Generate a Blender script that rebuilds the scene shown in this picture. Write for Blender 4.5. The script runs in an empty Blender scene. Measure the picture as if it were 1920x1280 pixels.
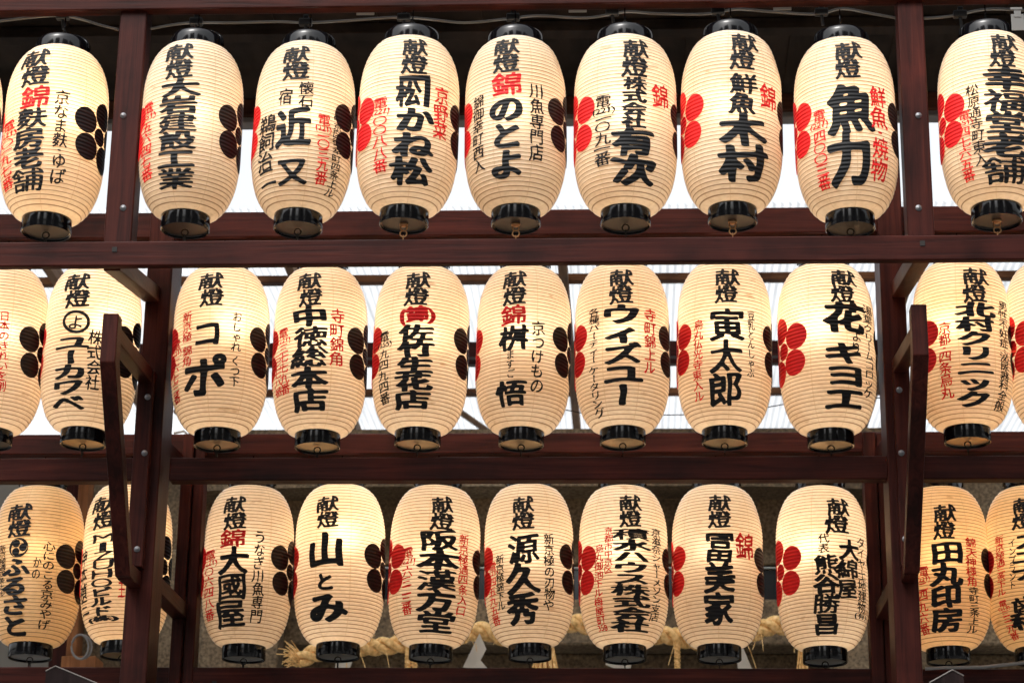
import bpy, bmesh, math, random
import numpy as np
from mathutils import Vector, Matrix

R = math.radians
rng = random.Random(7)
SC = bpy.context.scene
COL = SC.collection
PI = math.pi

# ------------------------------------------------------------------ camera
EYE = 1.55                                     # eye height above the paving
FPX, PITCH, YAW, ROLL = 4369.5, R(19.05), R(-3.23), R(0.749)

def ray(px, py):
    """direction of the view ray through a photo pixel (1920 x 1280)"""
    u = (px - 960) / FPX
    v = -(py - 640) / FPX
    c, s = math.cos(ROLL), math.sin(ROLL)
    a, b = u * c - v * s, u * s + v * c
    y, z = math.cos(PITCH) - b * math.sin(PITCH), math.sin(PITCH) + b * math.cos(PITCH)
    cy, sy = math.cos(YAW), math.sin(YAW)
    return Vector((a * cy + y * sy, -a * sy + y * cy, z))

def at(px, py, Y):
    d = ray(px, py)
    p = d * (Y / d.y)
    return Vector((p.x, Y, p.z + EYE))

def q(py, px=960):
    d = ray(px, py)
    return d.z / d.y

cam_d = bpy.data.cameras.new('camera')
cam = bpy.data.objects.new('camera', cam_d)
COL.objects.link(cam)
fwd = ray(960, 640)
right = (ray(960 + FPX, 640) - fwd)
up = (ray(960, 640 - FPX) - fwd)
mw = Matrix((right, up, -fwd)).transposed().to_4x4()
mw.translation = Vector((0, 0, EYE))
cam.matrix_world = mw
cam_d.sensor_width = 36
cam_d.lens = FPX / 1920 * 36
cam_d.clip_end = 600
cam_d.dof.use_dof = True
cam_d.dof.focus_distance = 7.1
cam_d.dof.aperture_fstop = 6.3
SC.camera = cam

# ------------------------------------------------------------------ sky and sun (bright overcast day)
SUN_EL, SUN_AZ = R(52), R(205)                 # behind the viewer, a little to the left
world = bpy.data.worlds.new("World")
SC.world = world
world.use_nodes = True
wn, wl = world.node_tree.nodes, world.node_tree.links
sky = wn.new('ShaderNodeTexSky')
sky.sky_type = 'NISHITA'
sky.sun_disc = False
sky.sun_elevation = SUN_EL
sky.sun_rotation = SUN_AZ
sky.dust_density = 6.0
sky.air_density = 1.6
hs = wn.new('ShaderNodeHueSaturation')
hs.inputs['Saturation'].default_value = 0.16
wl.new(sky.outputs[0], hs.inputs['Color'])
wl.new(hs.outputs[0], wn['Background'].inputs[0])
wn['Background'].inputs[1].default_value = 0.15

sun_d = bpy.data.lights.new('sun', 'SUN')
sun_d.energy = 0.5
sun_d.angle = R(18)
sun_d.color = (1.0, 0.97, 0.92)
sun = bpy.data.objects.new('sun', sun_d)
COL.objects.link(sun)
sd = Vector((math.sin(SUN_AZ) * math.cos(SUN_EL), math.cos(SUN_AZ) * math.cos(SUN_EL), math.sin(SUN_EL)))
sun.rotation_euler = sd.to_track_quat('Z', 'Y').to_euler()

SC.view_settings.view_transform = 'Standard'
SC.view_settings.look = 'None'
SC.view_settings.exposure = 1.08
SC.view_settings.gamma = 1.0
SC.cycles.max_bounces = 8
SC.cycles.diffuse_bounces = 5
SC.cycles.transmission_bounces = 6
SC.cycles.sample_clamp_indirect = 6.0
LAMP_W = 1.08

# ------------------------------------------------------------------ helpers
ORIGIN = {}

def link_obj(name, me, mat, parent=None, loc=None):
    o = bpy.data.objects.new(name, me)
    COL.objects.link(o)
    if mat is not None and not me.materials:
        me.materials.append(mat)
    if parent is not None:
        o.parent = parent
        ORIGIN[o] = ORIGIN[parent].copy()
    else:
        o.location = loc if loc is not None else (0, 0, 0)
        ORIGIN[o] = Vector(o.location)
    return o

def obj(name, bm, mat, parent=None, loc=None, smooth=False):
    """bm is in world coordinates; link it as ONE mesh object"""
    base = ORIGIN[parent] if parent is not None else Vector(loc if loc is not None else (0, 0, 0))
    bmesh.ops.translate(bm, verts=bm.verts, vec=-base)
    bmesh.ops.recalc_face_normals(bm, faces=bm.faces)
    me = bpy.data.meshes.new(name)
    bm.to_mesh(me)
    bm.free()
    if smooth:
        me.polygons.foreach_set('use_smooth', [True] * len(me.polygons))
    return link_obj(name, me, mat, parent, base if parent is None else None)

def thing(name, label, cat, loc=(0, 0, 0), group=None, kind=None):
    o = bpy.data.objects.new(name, None)
    o.empty_display_size = 0.05
    COL.objects.link(o)
    o.location = loc
    ORIGIN[o] = Vector(loc)
    return tag(o, label, cat, group, kind)

def tag(o, label, cat=None, group=None, kind=None):
    o['label'] = label
    if cat: o['category'] = cat
    if group: o['group'] = group
    if kind: o['kind'] = kind
    return o

def add_box(bm, x0, x1, y0, y1, z0, z1, bev=0.0):
    r = bmesh.ops.create_cube(bm, size=1)
    vs = r['verts']
    bmesh.ops.scale(bm, verts=vs, vec=(abs(x1 - x0), abs(y1 - y0), abs(z1 - z0)))
    bmesh.ops.translate(bm, verts=vs, vec=((x0 + x1) / 2, (y0 + y1) / 2, (z0 + z1) / 2))
    if bev:
        es = list({e for v in vs for e in v.link_edges})
        bmesh.ops.bevel(bm, geom=es, offset=bev, segments=2, affect='EDGES', profile=0.5)

def box(x0, x1, y0, y1, z0, z1, bev=0.0):
    bm = bmesh.new()
    add_box(bm, x0, x1, y0, y1, z0, z1, bev)
    return bm

def add_prism_yz(bm, pts, x0, x1, bev=0.0):
    """polygon in the Y-Z plane extruded along X"""
    a = [bm.verts.new((x0, y, z)) for y, z in pts]
    b = [bm.verts.new((x1, y, z)) for y, z in pts]
    fs = [bm.faces.new(a), bm.faces.new(list(reversed(b)))]
    n = len(pts)
    for i in range(n):
        fs.append(bm.faces.new((a[i], b[i], b[(i + 1) % n], a[(i + 1) % n])))
    if bev:
        es = list({e for f in fs for e in f.edges})
        bmesh.ops.bevel(bm, geom=es, offset=bev, segments=2, affect='EDGES', profile=0.5)

def add_tube(bm, pts, rad, seg=8, radii=None, cap=True):
    pts = [Vector(p) for p in pts]
    rings = []
    up0 = Vector((0, 0, 1))
    for i, p in enumerate(pts):
        t = (pts[min(i + 1, len(pts) - 1)] - pts[max(i - 1, 0)]).normalized()
        n = t.cross(up0)
        if n.length < 1e-3:
            n = t.cross(Vector((1, 0, 0)))
        n.normalize()
        b = n.cross(t).normalized()
        rr = radii[i] if radii else rad
        rings.append([bm.verts.new(p + (n * math.cos(2 * PI * k / seg) + b * math.sin(2 * PI * k / seg)) * rr) for k in range(seg)])
    for a, b in zip(rings, rings[1:]):
        for k in range(seg):
            bm.faces.new((a[k], a[(k + 1) % seg], b[(k + 1) % seg], b[k]))
    if cap:
        bm.faces.new(rings[0])
        bm.faces.new(rings[-1])

def add_lathe(bm, prof, seg=48, cx=0, cy=0, closed=False):
    rings = []
    for r, z in prof:
        if r < 1e-6:
            rings.append([bm.verts.new((cx, cy, z))])
        else:
            rings.append([bm.verts.new((cx + r * math.cos(2 * PI * k / seg), cy + r * math.sin(2 * PI * k / seg), z)) for k in range(seg)])
    for a, b in zip(rings, rings[1:]):
        for k in range(seg):
            k2 = (k + 1) % seg
            if len(a) == 1 and len(b) == 1:
                continue
            if len(a) == 1:
                bm.faces.new((a[0], b[k2], b[k]))
            elif len(b) == 1:
                bm.faces.new((a[k], a[k2], b[0]))
            else:
                bm.faces.new((a[k], a[k2], b[k2], b[k]))

def add_torus(bm, c, R0, r0, axis='x', seg=14, ms=6):
    c = Vector(c)
    rings = []
    for i in range(seg):
        a = 2 * PI * i / seg
        ring = []
        for j in range(ms):
            b = 2 * PI * j / ms
            u, v, w = (R0 + r0 * math.cos(b)) * math.cos(a), (R0 + r0 * math.cos(b)) * math.sin(a), r0 * math.sin(b)
            ring.append(bm.verts.new(c + (Vector((w, u, v)) if axis == 'x' else Vector((u, w, v)) if axis == 'y' else Vector((u, v, w)))))
        rings.append(ring)
    for i in range(seg):
        for j in range(ms):
            bm.faces.new((rings[i][j], rings[(i + 1) % seg][j], rings[(i + 1) % seg][(j + 1) % ms], rings[i][(j + 1) % ms]))

# ------------------------------------------------------------------ materials
def mat(name, base=(.5, .5, .5), rough=.6, metal=0.0, spec=None):
    m = bpy.data.materials.new(name)
    m.use_nodes = True
    b = m.node_tree.nodes['Principled BSDF']
    b.inputs['Base Color'].default_value = (*base, 1)
    b.inputs['Roughness'].default_value = rough
    b.inputs['Metallic'].default_value = metal
    if spec is not None:
        b.inputs['Specular IOR Level'].default_value = spec
    return m, m.node_tree.nodes, m.node_tree.links, b

def ramp(n, stops):
    r = n.new('ShaderNodeValToRGB')
    e = r.color_ramp.elements
    while len(e) < len(stops):
        e.new(0.5)
    for el, (p, c) in zip(e, stops):
        el.position = p
        el.color = (*c, 1)
    return r

def wood(name, scale, dark, mid, light, rough=.42, bump=.25):
    m, n, l, b = mat(name, mid, rough, spec=.09)
    tc = n.new('ShaderNodeTexCoord')
    mp = n.new('ShaderNodeMapping')
    mp.inputs['Scale'].default_value = scale
    l.new(tc.outputs['Object'], mp.inputs[0])
    n1 = n.new('ShaderNodeTexNoise')
    n1.inputs['Scale'].default_value = 1.0
    n1.inputs['Detail'].default_value = 9
    n1.inputs['Roughness'].default_value = .62
    n1.inputs['Distortion'].default_value = .9
    l.new(mp.outputs[0], n1.inputs['Vector'])
    n2 = n.new('ShaderNodeTexNoise')                      # large worn and dark patches
    n2.inputs['Scale'].default_value = 4.5
    n2.inputs['Detail'].default_value = 5
    l.new(tc.outputs['Object'], n2.inputs['Vector'])
    r1 = ramp(n, [(.25, dark), (.5, mid), (.78, light)])
    l.new(n1.outputs['Fac'], r1.inputs[0])
    r2 = ramp(n, [(.28, (.30, .28, .28)), (.5, (.95, .95, .95)), (.62, (1.1, 1.08, 1.05)), (.75, (1.6, 1.5, 1.45))])
    l.new(n2.outputs['Fac'], r2.inputs[0])
    mx = n.new('ShaderNodeMixRGB')
    mx.blend_type = 'MULTIPLY'
    mx.inputs[0].default_value = 1
    l.new(r1.outputs[0], mx.inputs[1])
    l.new(r2.outputs[0], mx.inputs[2])
    l.new(mx.outputs[0], b.inputs['Base Color'])
    rr = n.new('ShaderNodeMapRange')
    rr.inputs['To Min'].default_value = rough - .12
    rr.inputs['To Max'].default_value = rough + .2
    l.new(n2.outputs['Fac'], rr.inputs['Value'])
    l.new(rr.outputs[0], b.inputs['Roughness'])
    bp = n.new('ShaderNodeBump')
    bp.inputs['Strength'].default_value = bump
    bp.inputs['Distance'].default_value = .004
    l.new(n1.outputs['Fac'], bp.inputs['Height'])
    l.new(bp.outputs[0], b.inputs['Normal'])
    return m

WD, WM, WL = (.009, .0018, .0012), (.035, .0066, .0044), (.068, .0145, .0090)
WOOD_X = wood('maroon_wood_along', (2.2, 55, 55), WD, WM, WL)
WOOD_Z = wood('maroon_wood_upright', (55, 55, 2.2), WD, WM, WL)
WOOD_Y = wood('maroon_wood_depth', (55, 2.2, 55), WD, WM, WL)
BROWN_X = wood('brown_wood_along', (1.6, 40, 40), (.05, .02, .009), (.12, .05, .022), (.2, .09, .04), .6)
BROWN_Z = wood('orange_wood_upright', (40, 40, 1.6), (.13, .05, .02), (.24, .1, .04), (.32, .14, .06), .55)
BROWN_Y = wood('rafter_wood', (40, 1.6, 40), (.08, .045, .025), (.17, .1, .06), (.25, .16, .1), .6)
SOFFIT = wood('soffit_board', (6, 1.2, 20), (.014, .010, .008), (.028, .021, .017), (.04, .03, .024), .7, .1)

def paper_material(aged=False):
    """oiled paper on split-bamboo hoops; the colour carries the hoops and the glued seams"""
    m = bpy.data.materials.new('aged_lantern_paper' if aged else 'lantern_paper')
    m.use_nodes = True
    n, l = m.node_tree.nodes, m.node_tree.links
    n.clear()
    out = n.new('ShaderNodeOutputMaterial')
    tc = n.new('ShaderNodeTexCoord')
    sep = n.new('ShaderNodeSeparateXYZ')
    l.new(tc.outputs['Object'], sep.inputs[0])

    def M(op, a, bb=None, c=None):
        x = n.new('ShaderNodeMath')
        x.operation = op
        for i, v in enumerate((a, bb, c)):
            if v is None: continue
            if isinstance(v, (int, float)): x.inputs[i].default_value = v
            else: l.new(v, x.inputs[i])
        return x.outputs[0]
    info = n.new('ShaderNodeObjectInfo')
    # hoop phase: whole numbers are the hoops
    ph = M('MULTIPLY', M('ADD', sep.outputs['Z'], H / 2), NRIB / H)
    d = M('ABSOLUTE', M('SUBTRACT', M('FRACT', M('ADD', ph, .5)), .5))     # 0 at a hoop .. .5 between hoops
    wn_ = n.new('ShaderNodeTexNoise')
    wn_.inputs['Scale'].default_value = 9
    wn_.inputs['Detail'].default_value = 3
    vadd = n.new('ShaderNodeVectorMath')
    vadd.operation = 'ADD'
    comb = n.new('ShaderNodeCombineXYZ')
    l.new(M('MULTIPLY', info.outputs['Random'], 40), comb.inputs[0])
    l.new(tc.outputs['Object'], vadd.inputs[0])
    l.new(comb.outputs[0], vadd.inputs[1])
    l.new(vadd.outputs[0], wn_.inputs['Vector'])
    wid = M('MULTIPLY_ADD', wn_.outputs['Fac'], .13, .085)
    hoop = n.new('ShaderNodeMapRange')
    hoop.interpolation_type = 'SMOOTHSTEP'
    hoop.inputs['From Min'].default_value = .02
    l.new(wid, hoop.inputs['From Max'])
    hoop.inputs['To Min'].default_value = 1
    hoop.inputs['To Max'].default_value = 0
    l.new(d, hoop.inputs['Value'])
    # eight glued seams from top to bottom
    ang = M('ARCTAN2', sep.outputs['Y'], sep.outputs['X'])
    sp = M('FRACT', M('ADD', M('MULTIPLY', ang, 8 / (2 * PI)), M('MULTIPLY', info.outputs['Random'], 5)))
    sd_ = M('ABSOLUTE', M('SUBTRACT', sp, .5))
    seam = n.new('ShaderNodeMapRange')
    seam.inputs['From Min'].default_value = .008
    seam.inputs['From Max'].default_value = .02
    seam.inputs['To Min'].default_value = 1
    seam.inputs['To Max'].default_value = 0
    l.new(sd_, seam.inputs['Value'])
    # fibres, faint stains
    n2 = n.new('ShaderNodeTexNoise')
    n2.inputs['Scale'].default_value = 5
    n2.inputs['Detail'].default_value = 6
    l.new(vadd.outputs[0], n2.inputs['Vector'])
    n3 = n.new('ShaderNodeTexNoise')
    n3.inputs['Scale'].default_value = 60
    n3.inputs['Detail'].default_value = 4
    mp3 = n.new('ShaderNodeMapping')
    mp3.inputs['Scale'].default_value = (1, 1, 3)
    l.new(vadd.outputs[0], mp3.inputs[0])
    l.new(mp3.outputs[0], n3.inputs['Vector'])

    def col(stops, fac):
        r = ramp(n, stops)
        l.new(fac, r.inputs[0])
        return r.outputs[0]

    def mix(a, b, fac, mode='MIX'):
        x = n.new('ShaderNodeMixRGB')
        x.blend_type = mode
        for i, v in ((0, fac), (1, a), (2, b)):
            if isinstance(v, (int, float)): x.inputs[i].default_value = v
            elif isinstance(v, tuple): x.inputs[i].default_value = (*v, 1)
            else: l.new(v, x.inputs[i])
        return x.outputs[0]
    base = col([(.3, (.80, .66, .48)), (.6, (.86, .74, .57)), (.8, (.88, .78, .62))], n2.outputs['Fac'])
    base = mix(base, col([(.3, (.9, .88, .84)), (.6, (1, 1, 1))], n3.outputs['Fac']), 1.0, 'MULTIPLY')
    trans = col([(.3, (.80, .58, .37)), (.6, (.88, .71, .51)), (.8, (.90, .75, .56))], n2.outputs['Fac'])
    trans = mix(trans, col([(.3, (.86, .84, .80)), (.6, (1, 1, 1))], n3.outputs['Fac']), 1.0, 'MULTIPLY')
    geo = n.new('ShaderNodeNewGeometry')                # inner face coloured amber to warm the light bounced inside
    base = mix(base, (.80, .55, .27), geo.outputs['Backfacing'])
    if aged:
        base = mix(base, (1, .86, .64), 1.0, 'MULTIPLY')
        trans = mix(trans, (1, .87, .66), 1.0, 'MULTIPLY')
    n4 = n.new('ShaderNodeTexNoise')                     # brown flecks and water marks
    n4.inputs['Scale'].default_value = 13
    n4.inputs['Detail'].default_value = 7
    mp4 = n.new('ShaderNodeMapping')
    mp4.inputs['Scale'].default_value = (1, 1, 2.6)
    l.new(vadd.outputs[0], mp4.inputs[0])
    l.new(mp4.outputs[0], n4.inputs['Vector'])
    fleck = M('MULTIPLY', col([(.66, (0, 0, 0)), (.74, (1, 1, 1))], n4.outputs['Fac']), .55)
    base = mix(base, (.42, .26, .12), fleck)
    trans = mix(trans, (.40, .22, .08), fleck)
    hf = M('MULTIPLY', hoop.outputs[0], .95)
    dcol = mix(mix(base, (.30, .17, .065), hf), (.62, .5, .32), M('MULTIPLY', seam.outputs[0], .35))
    tcol = mix(mix(trans, (.20, .085, .018), hf), (.5, .3, .1), M('MULTIPLY', seam.outputs[0], .45))
    df = n.new('ShaderNodeBsdfDiffuse')
    tr = n.new('ShaderNodeBsdfTranslucent')
    gl = n.new('ShaderNodeBsdfGlossy')
    gl.inputs['Roughness'].default_value = .5
    gl.inputs['Color'].default_value = (.8, .8, .8, 1)
    l.new(dcol, df.inputs['Color'])
    l.new(tcol, tr.inputs['Color'])
    rf = n.new('ShaderNodeBsdfRefraction')              # paper passes more light straight on than sideways
    rf.inputs['IOR'].default_value = 1.45
    rf.inputs['Roughness'].default_value = .92
    l.new(tcol, rf.inputs['Color'])
    mt = n.new('ShaderNodeMixShader')
    mt.inputs[0].default_value = .17
    l.new(tr.outputs[0], mt.inputs[1])
    l.new(rf.outputs[0], mt.inputs[2])
    mixs = n.new('ShaderNodeMixShader')
    mixs.inputs[0].default_value = .5
    l.new(df.outputs[0], mixs.inputs[1])
    l.new(mt.outputs[0], mixs.inputs[2])
    ms2 = n.new('ShaderNodeMixShader')
    fr_ = n.new('ShaderNodeFresnel')
    fr_.inputs['IOR'].default_value = 1.38
    l.new(fr_.outputs[0], ms2.inputs[0])
    l.new(mixs.outputs[0], ms2.inputs[1])
    l.new(gl.outputs[0], ms2.inputs[2])
    l.new(ms2.outputs[0], out.inputs['Surface'])
    return m

def ink(name, a, b2, rough):
    """brushed ink over the hoops: lighter stripes on the hoops paint in lamp glow"""
    m, n, l, b = mat(name, a, rough, spec=.2)
    tc = n.new('ShaderNodeTexCoord')
    sep = n.new('ShaderNodeSeparateXYZ')
    l.new(tc.outputs['Object'], sep.inputs[0])
    mm = n.new('ShaderNodeMath')
    mm.operation = 'MULTIPLY'
    mm.inputs[1].default_value = NRIB / H * 2 * PI
    ad = n.new('ShaderNodeMath')
    ad.operation = 'ADD'
    ad.inputs[1].default_value = H / 2
    l.new(sep.outputs['Z'], ad.inputs[0])
    l.new(ad.outputs[0], mm.inputs[0])
    si = n.new('ShaderNodeMath')
    si.operation = 'COSINE'
    l.new(mm.outputs[0], si.inputs[0])
    nz = n.new('ShaderNodeTexNoise')
    nz.inputs['Scale'].default_value = 45
    nz.inputs['Detail'].default_value = 4
    l.new(tc.outputs['Object'], nz.inputs['Vector'])
    av = n.new('ShaderNodeMath')
    av.operation = 'MULTIPLY_ADD'
    av.inputs[1].default_value = .32
    l.new(si.outputs[0], av.inputs[0])
    l.new(nz.outputs['Fac'], av.inputs[2])
    r = ramp(n, [(.3, a), (.85, b2)])  # lamp glow through the ink, put into its colour at each hoop
    l.new(av.outputs[0], r.inputs[0])
    l.new(r.outputs[0], b.inputs['Base Color'])
    bp = n.new('ShaderNodeBump')
    bp.inputs['Strength'].default_value = .5
    bp.inputs['Distance'].default_value = .002
    l.new(si.outputs[0], bp.inputs['Height'])
    l.new(bp.outputs[0], b.inputs['Normal'])
    return m

# lantern proportions (metres)
RB, H, NRIB = 0.150, 0.534, 46
RTOP, RBOT = 0.074, 0.068
PAPER = paper_material()
AGED = paper_material(True)
INK = ink('black_ink', (.004, .0043, .0055), (.012, .0115, .012), .6)
RED = ink('red_ink', (.64, .010, .012), (.82, .020, .020), .6)
CREST_BLACK = ink('backlit_black_ink', (.006, .003, .003), (.020, .007, .006), .55)  # maroon cast stands for lamp light passing through the black ink
LACQUER = mat('black_lacquer', (.003, .003, .004), .12, spec=.4)[0]
TIN = mat('tin_tan_reflection', (.50, .40, .24), .38, .75)[0]  # warm glow reflected in the tin disc, put into its colour
TIN_GREY = mat('tin_grey_reflection', (.42, .45, .47), .4, .8)[0]  # same tin disc, with a cool grey reflection as its colour
TIN_DARK = mat('tin_dark_reflection', (.03, .022, .018), .35)[0]  # same tin disc, coloured as if mirroring the dark timber
BRASS = mat('brass_fitting', (.55, .30, .14), .35, 1.0)[0]
WIRE = mat('dark_wire', (.03, .025, .02), .45, .6)[0]
STEEL = mat('bolt_steel', (.16, .16, .17), .5, 1.0)[0]
BLACK_TAPE = mat('black_tape', (.012, .012, .013), .5)[0]
CABLE = mat('grey_cable', (.16, .155, .15), .5)[0]
CARD = mat('white_card', (.42, .41, .39), .8)[0]

def profile(z):
    """radius of the paper at height z (0 = middle of the lantern)"""
    s = min(max((z + H / 2) / H, 0), 1)
    if s < .36:
        k = 1 - s / .36
        return RBOT + (RB - RBOT) * (max(0, 1 - k ** 2.3)) ** (1 / 1.95)
    if s > .66:
        k = (s - .66) / .34
        return RTOP + (RB - RTOP) * (max(0, 1 - k ** 2.3)) ** (1 / 1.8)
    return RB

def shade_mesh(seed):
    r = random.Random(seed)
    sub, seg = 5, 88
    n = NRIB * sub
    bm = bmesh.new()
    dents = [(r.uniform(0, 2 * PI), r.uniform(-.2, .2), r.uniform(-.0050, .0012), r.uniform(.03, .09)) for _ in range(9)]
    jit = [r.uniform(-.0007, .0007) for _ in range(NRIB + 1)]
    rings = []
    for i in range(n + 1):
        z = -H / 2 + H * i / n
        fr = (i % sub) / sub
        k = i // sub
        jz = jit[k] * (1 - fr) + jit[min(k + 1, NRIB)] * fr
        sag = -.0016 * math.sin(PI * fr)
        ring = []
        for a in range(seg):
            t = 2 * PI * a / seg
            rr = profile(z) + sag
            for (da, dz, dd, ds) in dents:
                x = math.atan2(math.sin(t - da), math.cos(t - da)) * RB
                rr += dd * math.exp(-((x * x) + (z - dz) ** 2) / (ds * ds))
            rr += .0006 * math.cos(4 * t + seed)
            ring.append(bm.verts.new((rr * math.cos(t), rr * math.sin(t), z + jz)))
        rings.append(ring)
    for a, b in zip(rings, rings[1:]):
        for k in range(seg):
            bm.faces.new((a[k], a[(k + 1) % seg], b[(k + 1) % seg], b[k]))
    me = bpy.data.meshes.new('shade')
    bm.to_mesh(me)
    bm.free()
    me.polygons.foreach_set('use_smooth', [True] * len(me.polygons))
    me.materials.append(PAPER)
    return me

def lathe_mesh(name, prof, m, seg=48, smooth=True, extra=None):
    bm = bmesh.new()
    add_lathe(bm, prof, seg)
    if extra: extra(bm)
    bmesh.ops.recalc_face_normals(bm, faces=bm.faces)
    me = bpy.data.meshes.new(name)
    bm.to_mesh(me)
    bm.free()
    if smooth:
        me.polygons.foreach_set('use_smooth', [True] * len(me.polygons))
        try:
            me.set_sharp_from_angle(angle=R(40))
        except Exception:
            pass
    me.materials.append(m)
    return me

SHADES = [shade_mesh(k) for k in range(4)]
zt, zb = H / 2, -H / 2
TOPCAP = lathe_mesh('top_cap', [(.060, zt - .006), (.0765, zt - .006), (.0775, zt - .001), (.0775, zt + .026), (.0755, zt + .037), (.069, zt + .043),
                                (.058, zt + .045), (.056, zt + .040), (.056, zt - .004), (.060, zt - .006)], LACQUER)
BOTCAP = lathe_mesh('bottom_cap', [(.063, zb + .003), (.0715, zb + .002), (.072, zb - .002), (.072, zb - .040), (.0705, zb - .042),
                                   (.0685, zb - .041), (.068, zb - .036), (.064, zb - .034), (.063, zb + .003)], LACQUER)
PLATE = {k: lathe_mesh('bottom_plate', [(.0685, zb - .035), (.06, zb - .0345), (.02, zb - .034), (.0, zb - .034)], m)
         for k, m in (('gold', TIN), ('grey', TIN_GREY), ('dark', TIN_DARK))}

def handle_mesh():
    """flat bail that arches over the cap"""
    bm = bmesh.new()
    n, w, t = 22, .010, .0018
    prev = None
    for i in range(n + 1):
        a = PI * i / n
        x, z = .080 * math.cos(a), zt + .018 + .048 * math.sin(a) ** .7
        nx, nz = math.cos(a), math.sin(a)
        ring = [bm.verts.new((x + nx * t, -w, z + nz * t)), bm.verts.new((x + nx * t, w, z + nz * t)),
                bm.verts.new((x - nx * t, w, z - nz * t)), bm.verts.new((x - nx * t, -w, z - nz * t))]
        if prev:
            for k in range(4):
                bm.faces.new((prev[k], prev[(k + 1) % 4], ring[(k + 1) % 4], ring[k]))
        prev = ring
    add_torus(bm, (0, 0, zt + .068), .010, .0020, 'y')
    add_torus(bm, (0, 0, zt + .084), .009, .0020, 'x')
    add_tube(bm, [(0, 0, zt + .090), (0, 0, zt + .125)], .0022, 6)
    bmesh.ops.recalc_face_normals(bm, faces=bm.faces)
    me = bpy.data.meshes.new('handle')
    bm.to_mesh(me)
    bm.free()
    me.materials.append(LACQUER)
    return me
HANDLE = handle_mesh()

def ring_mesh(knob):
    bm = bmesh.new()
    add_torus(bm, (0, 0, zb - .047), .010, .0021, 'y')
    add_torus(bm, (0, 0, zb - .065), .010, .0021, 'x' if not knob else 'y')
    add_tube(bm, [(0, 0, zb - .070), (0, 0, zb - .115)], .0016, 6)
    bmesh.ops.recalc_face_normals(bm, faces=bm.faces)
    me = bpy.data.meshes.new('hook_ring')
    bm.to_mesh(me)
    bm.free()
    me.materials.append(BRASS if knob else WIRE)
    return me
RINGS = [ring_mesh(False), ring_mesh(True)]
KNOB = lathe_mesh('knob', [(0, zb - .0345), (.013, zb - .035), (.013, zb - .039), (.007, zb - .043), (0, zb - .044)], BRASS, 20)

# ------------------------------------------------------------------ brush lettering
RAS = 72
_ras, _fld = {}, {}

def raster(ch):
    """coverage of a character on a square grid of its em box (from the outline font)"""
    if ch in _ras: return _ras[ch]
    c = bpy.data.curves.new('glyph', 'FONT')
    c.body = ch
    c.resolution_u = 4
    o = bpy.data.objects.new('glyph', c)
    COL.objects.link(o)
    dg = bpy.context.evaluated_depsgraph_get()
    ev = o.evaluated_get(dg)
    me = ev.to_mesh()
    me.calc_loop_triangles()
    co = np.array([v.co[:2] for v in me.vertices], float)
    tri = np.array([t.vertices[:] for t in me.loop_triangles], int)
    ev.to_mesh_clear()
    bpy.data.objects.remove(o)
    bpy.data.curves.remove(c)
    if len(co) == 0:
        _ras[ch] = None
        return None
    x0, x1 = co[:, 0].min(), co[:, 0].max()
    wide = x1 > 1.02
    # em box with margin: the character sits in 0..1
    if wide or ch.isascii():
        w = x1 - x0
        co[:, 0] = (co[:, 0] - x0) / w * .94 + .03
        y0, y1 = co[:, 1].min(), co[:, 1].max()
        co[:, 1] = (co[:, 1] - y0) / max(y1 - y0, 1e-3) * .9 + .05
    else:
        co[:, 1] += .12
    SS = 2
    n = RAS * SS
    m = int(.15 * n)                                   # margin
    img = np.zeros((n + 2 * m, n + 2 * m), np.float32)
    pc = co * n + m
    for t in tri:
        a, b, c3 = pc[t[0]], pc[t[1]], pc[t[2]]
        lo = np.floor(np.minimum(np.minimum(a, b), c3)).astype(int)
        hi = np.ceil(np.maximum(np.maximum(a, b), c3)).astype(int) + 1
        lo = np.clip(lo, 0, n + 2 * m - 1)
        hi = np.clip(hi, 1, n + 2 * m)
        xs = np.arange(lo[0], hi[0]) + .5
        ys = np.arange(lo[1], hi[1]) + .5
        X, Y = np.meshgrid(xs, ys)
        dd = (b[0] - a[0]) * (c3[1] - a[1]) - (b[1] - a[1]) * (c3[0] - a[0])
        if abs(dd) < 1e-9: continue
        w1 = ((X - a[0]) * (c3[1] - a[1]) - (Y - a[1]) * (c3[0] - a[0])) / dd
        w2 = ((b[0] - a[0]) * (Y - a[1]) - (b[1] - a[1]) * (X - a[0])) / dd
        img[lo[1]:hi[1], lo[0]:hi[0]][(w1 >= -1e-6) & (w2 >= -1e-6) & (w1 + w2 <= 1 + 1e-6)] = 1
    _ras[ch] = (img, n, m)
    return _ras[ch]

def dilate(img, r, flat=.52, tilt=R(-40)):
    """thicken with a tilted oval nib"""
    if r < .6: return img
    out = img.copy()
    k = int(math.ceil(r))
    ct, st = math.cos(tilt), math.sin(tilt)
    for dy in range(-k, k + 1):
        for dx in range(-k, k + 1):
            u, v = dx * ct + dy * st, -dx * st + dy * ct
            if (u / r) ** 2 + (v / (r * flat)) ** 2 > 1.02 or (dx == 0 and dy == 0): continue
            sh = np.roll(np.roll(img, dy, 0), dx, 1)
            np.maximum(out, sh, out=out)
    return out

def blur(a, k):
    for ax in (0, 1):
        c = np.zeros_like(a)
        for d in range(-k, k + 1):
            c += np.roll(a, d, ax)
        a = c / (2 * k + 1)
    return a

WEIGHT = {'B': .063, 'M': .036, 'S': .023, 'L': .020, 'T': .040}

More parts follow.
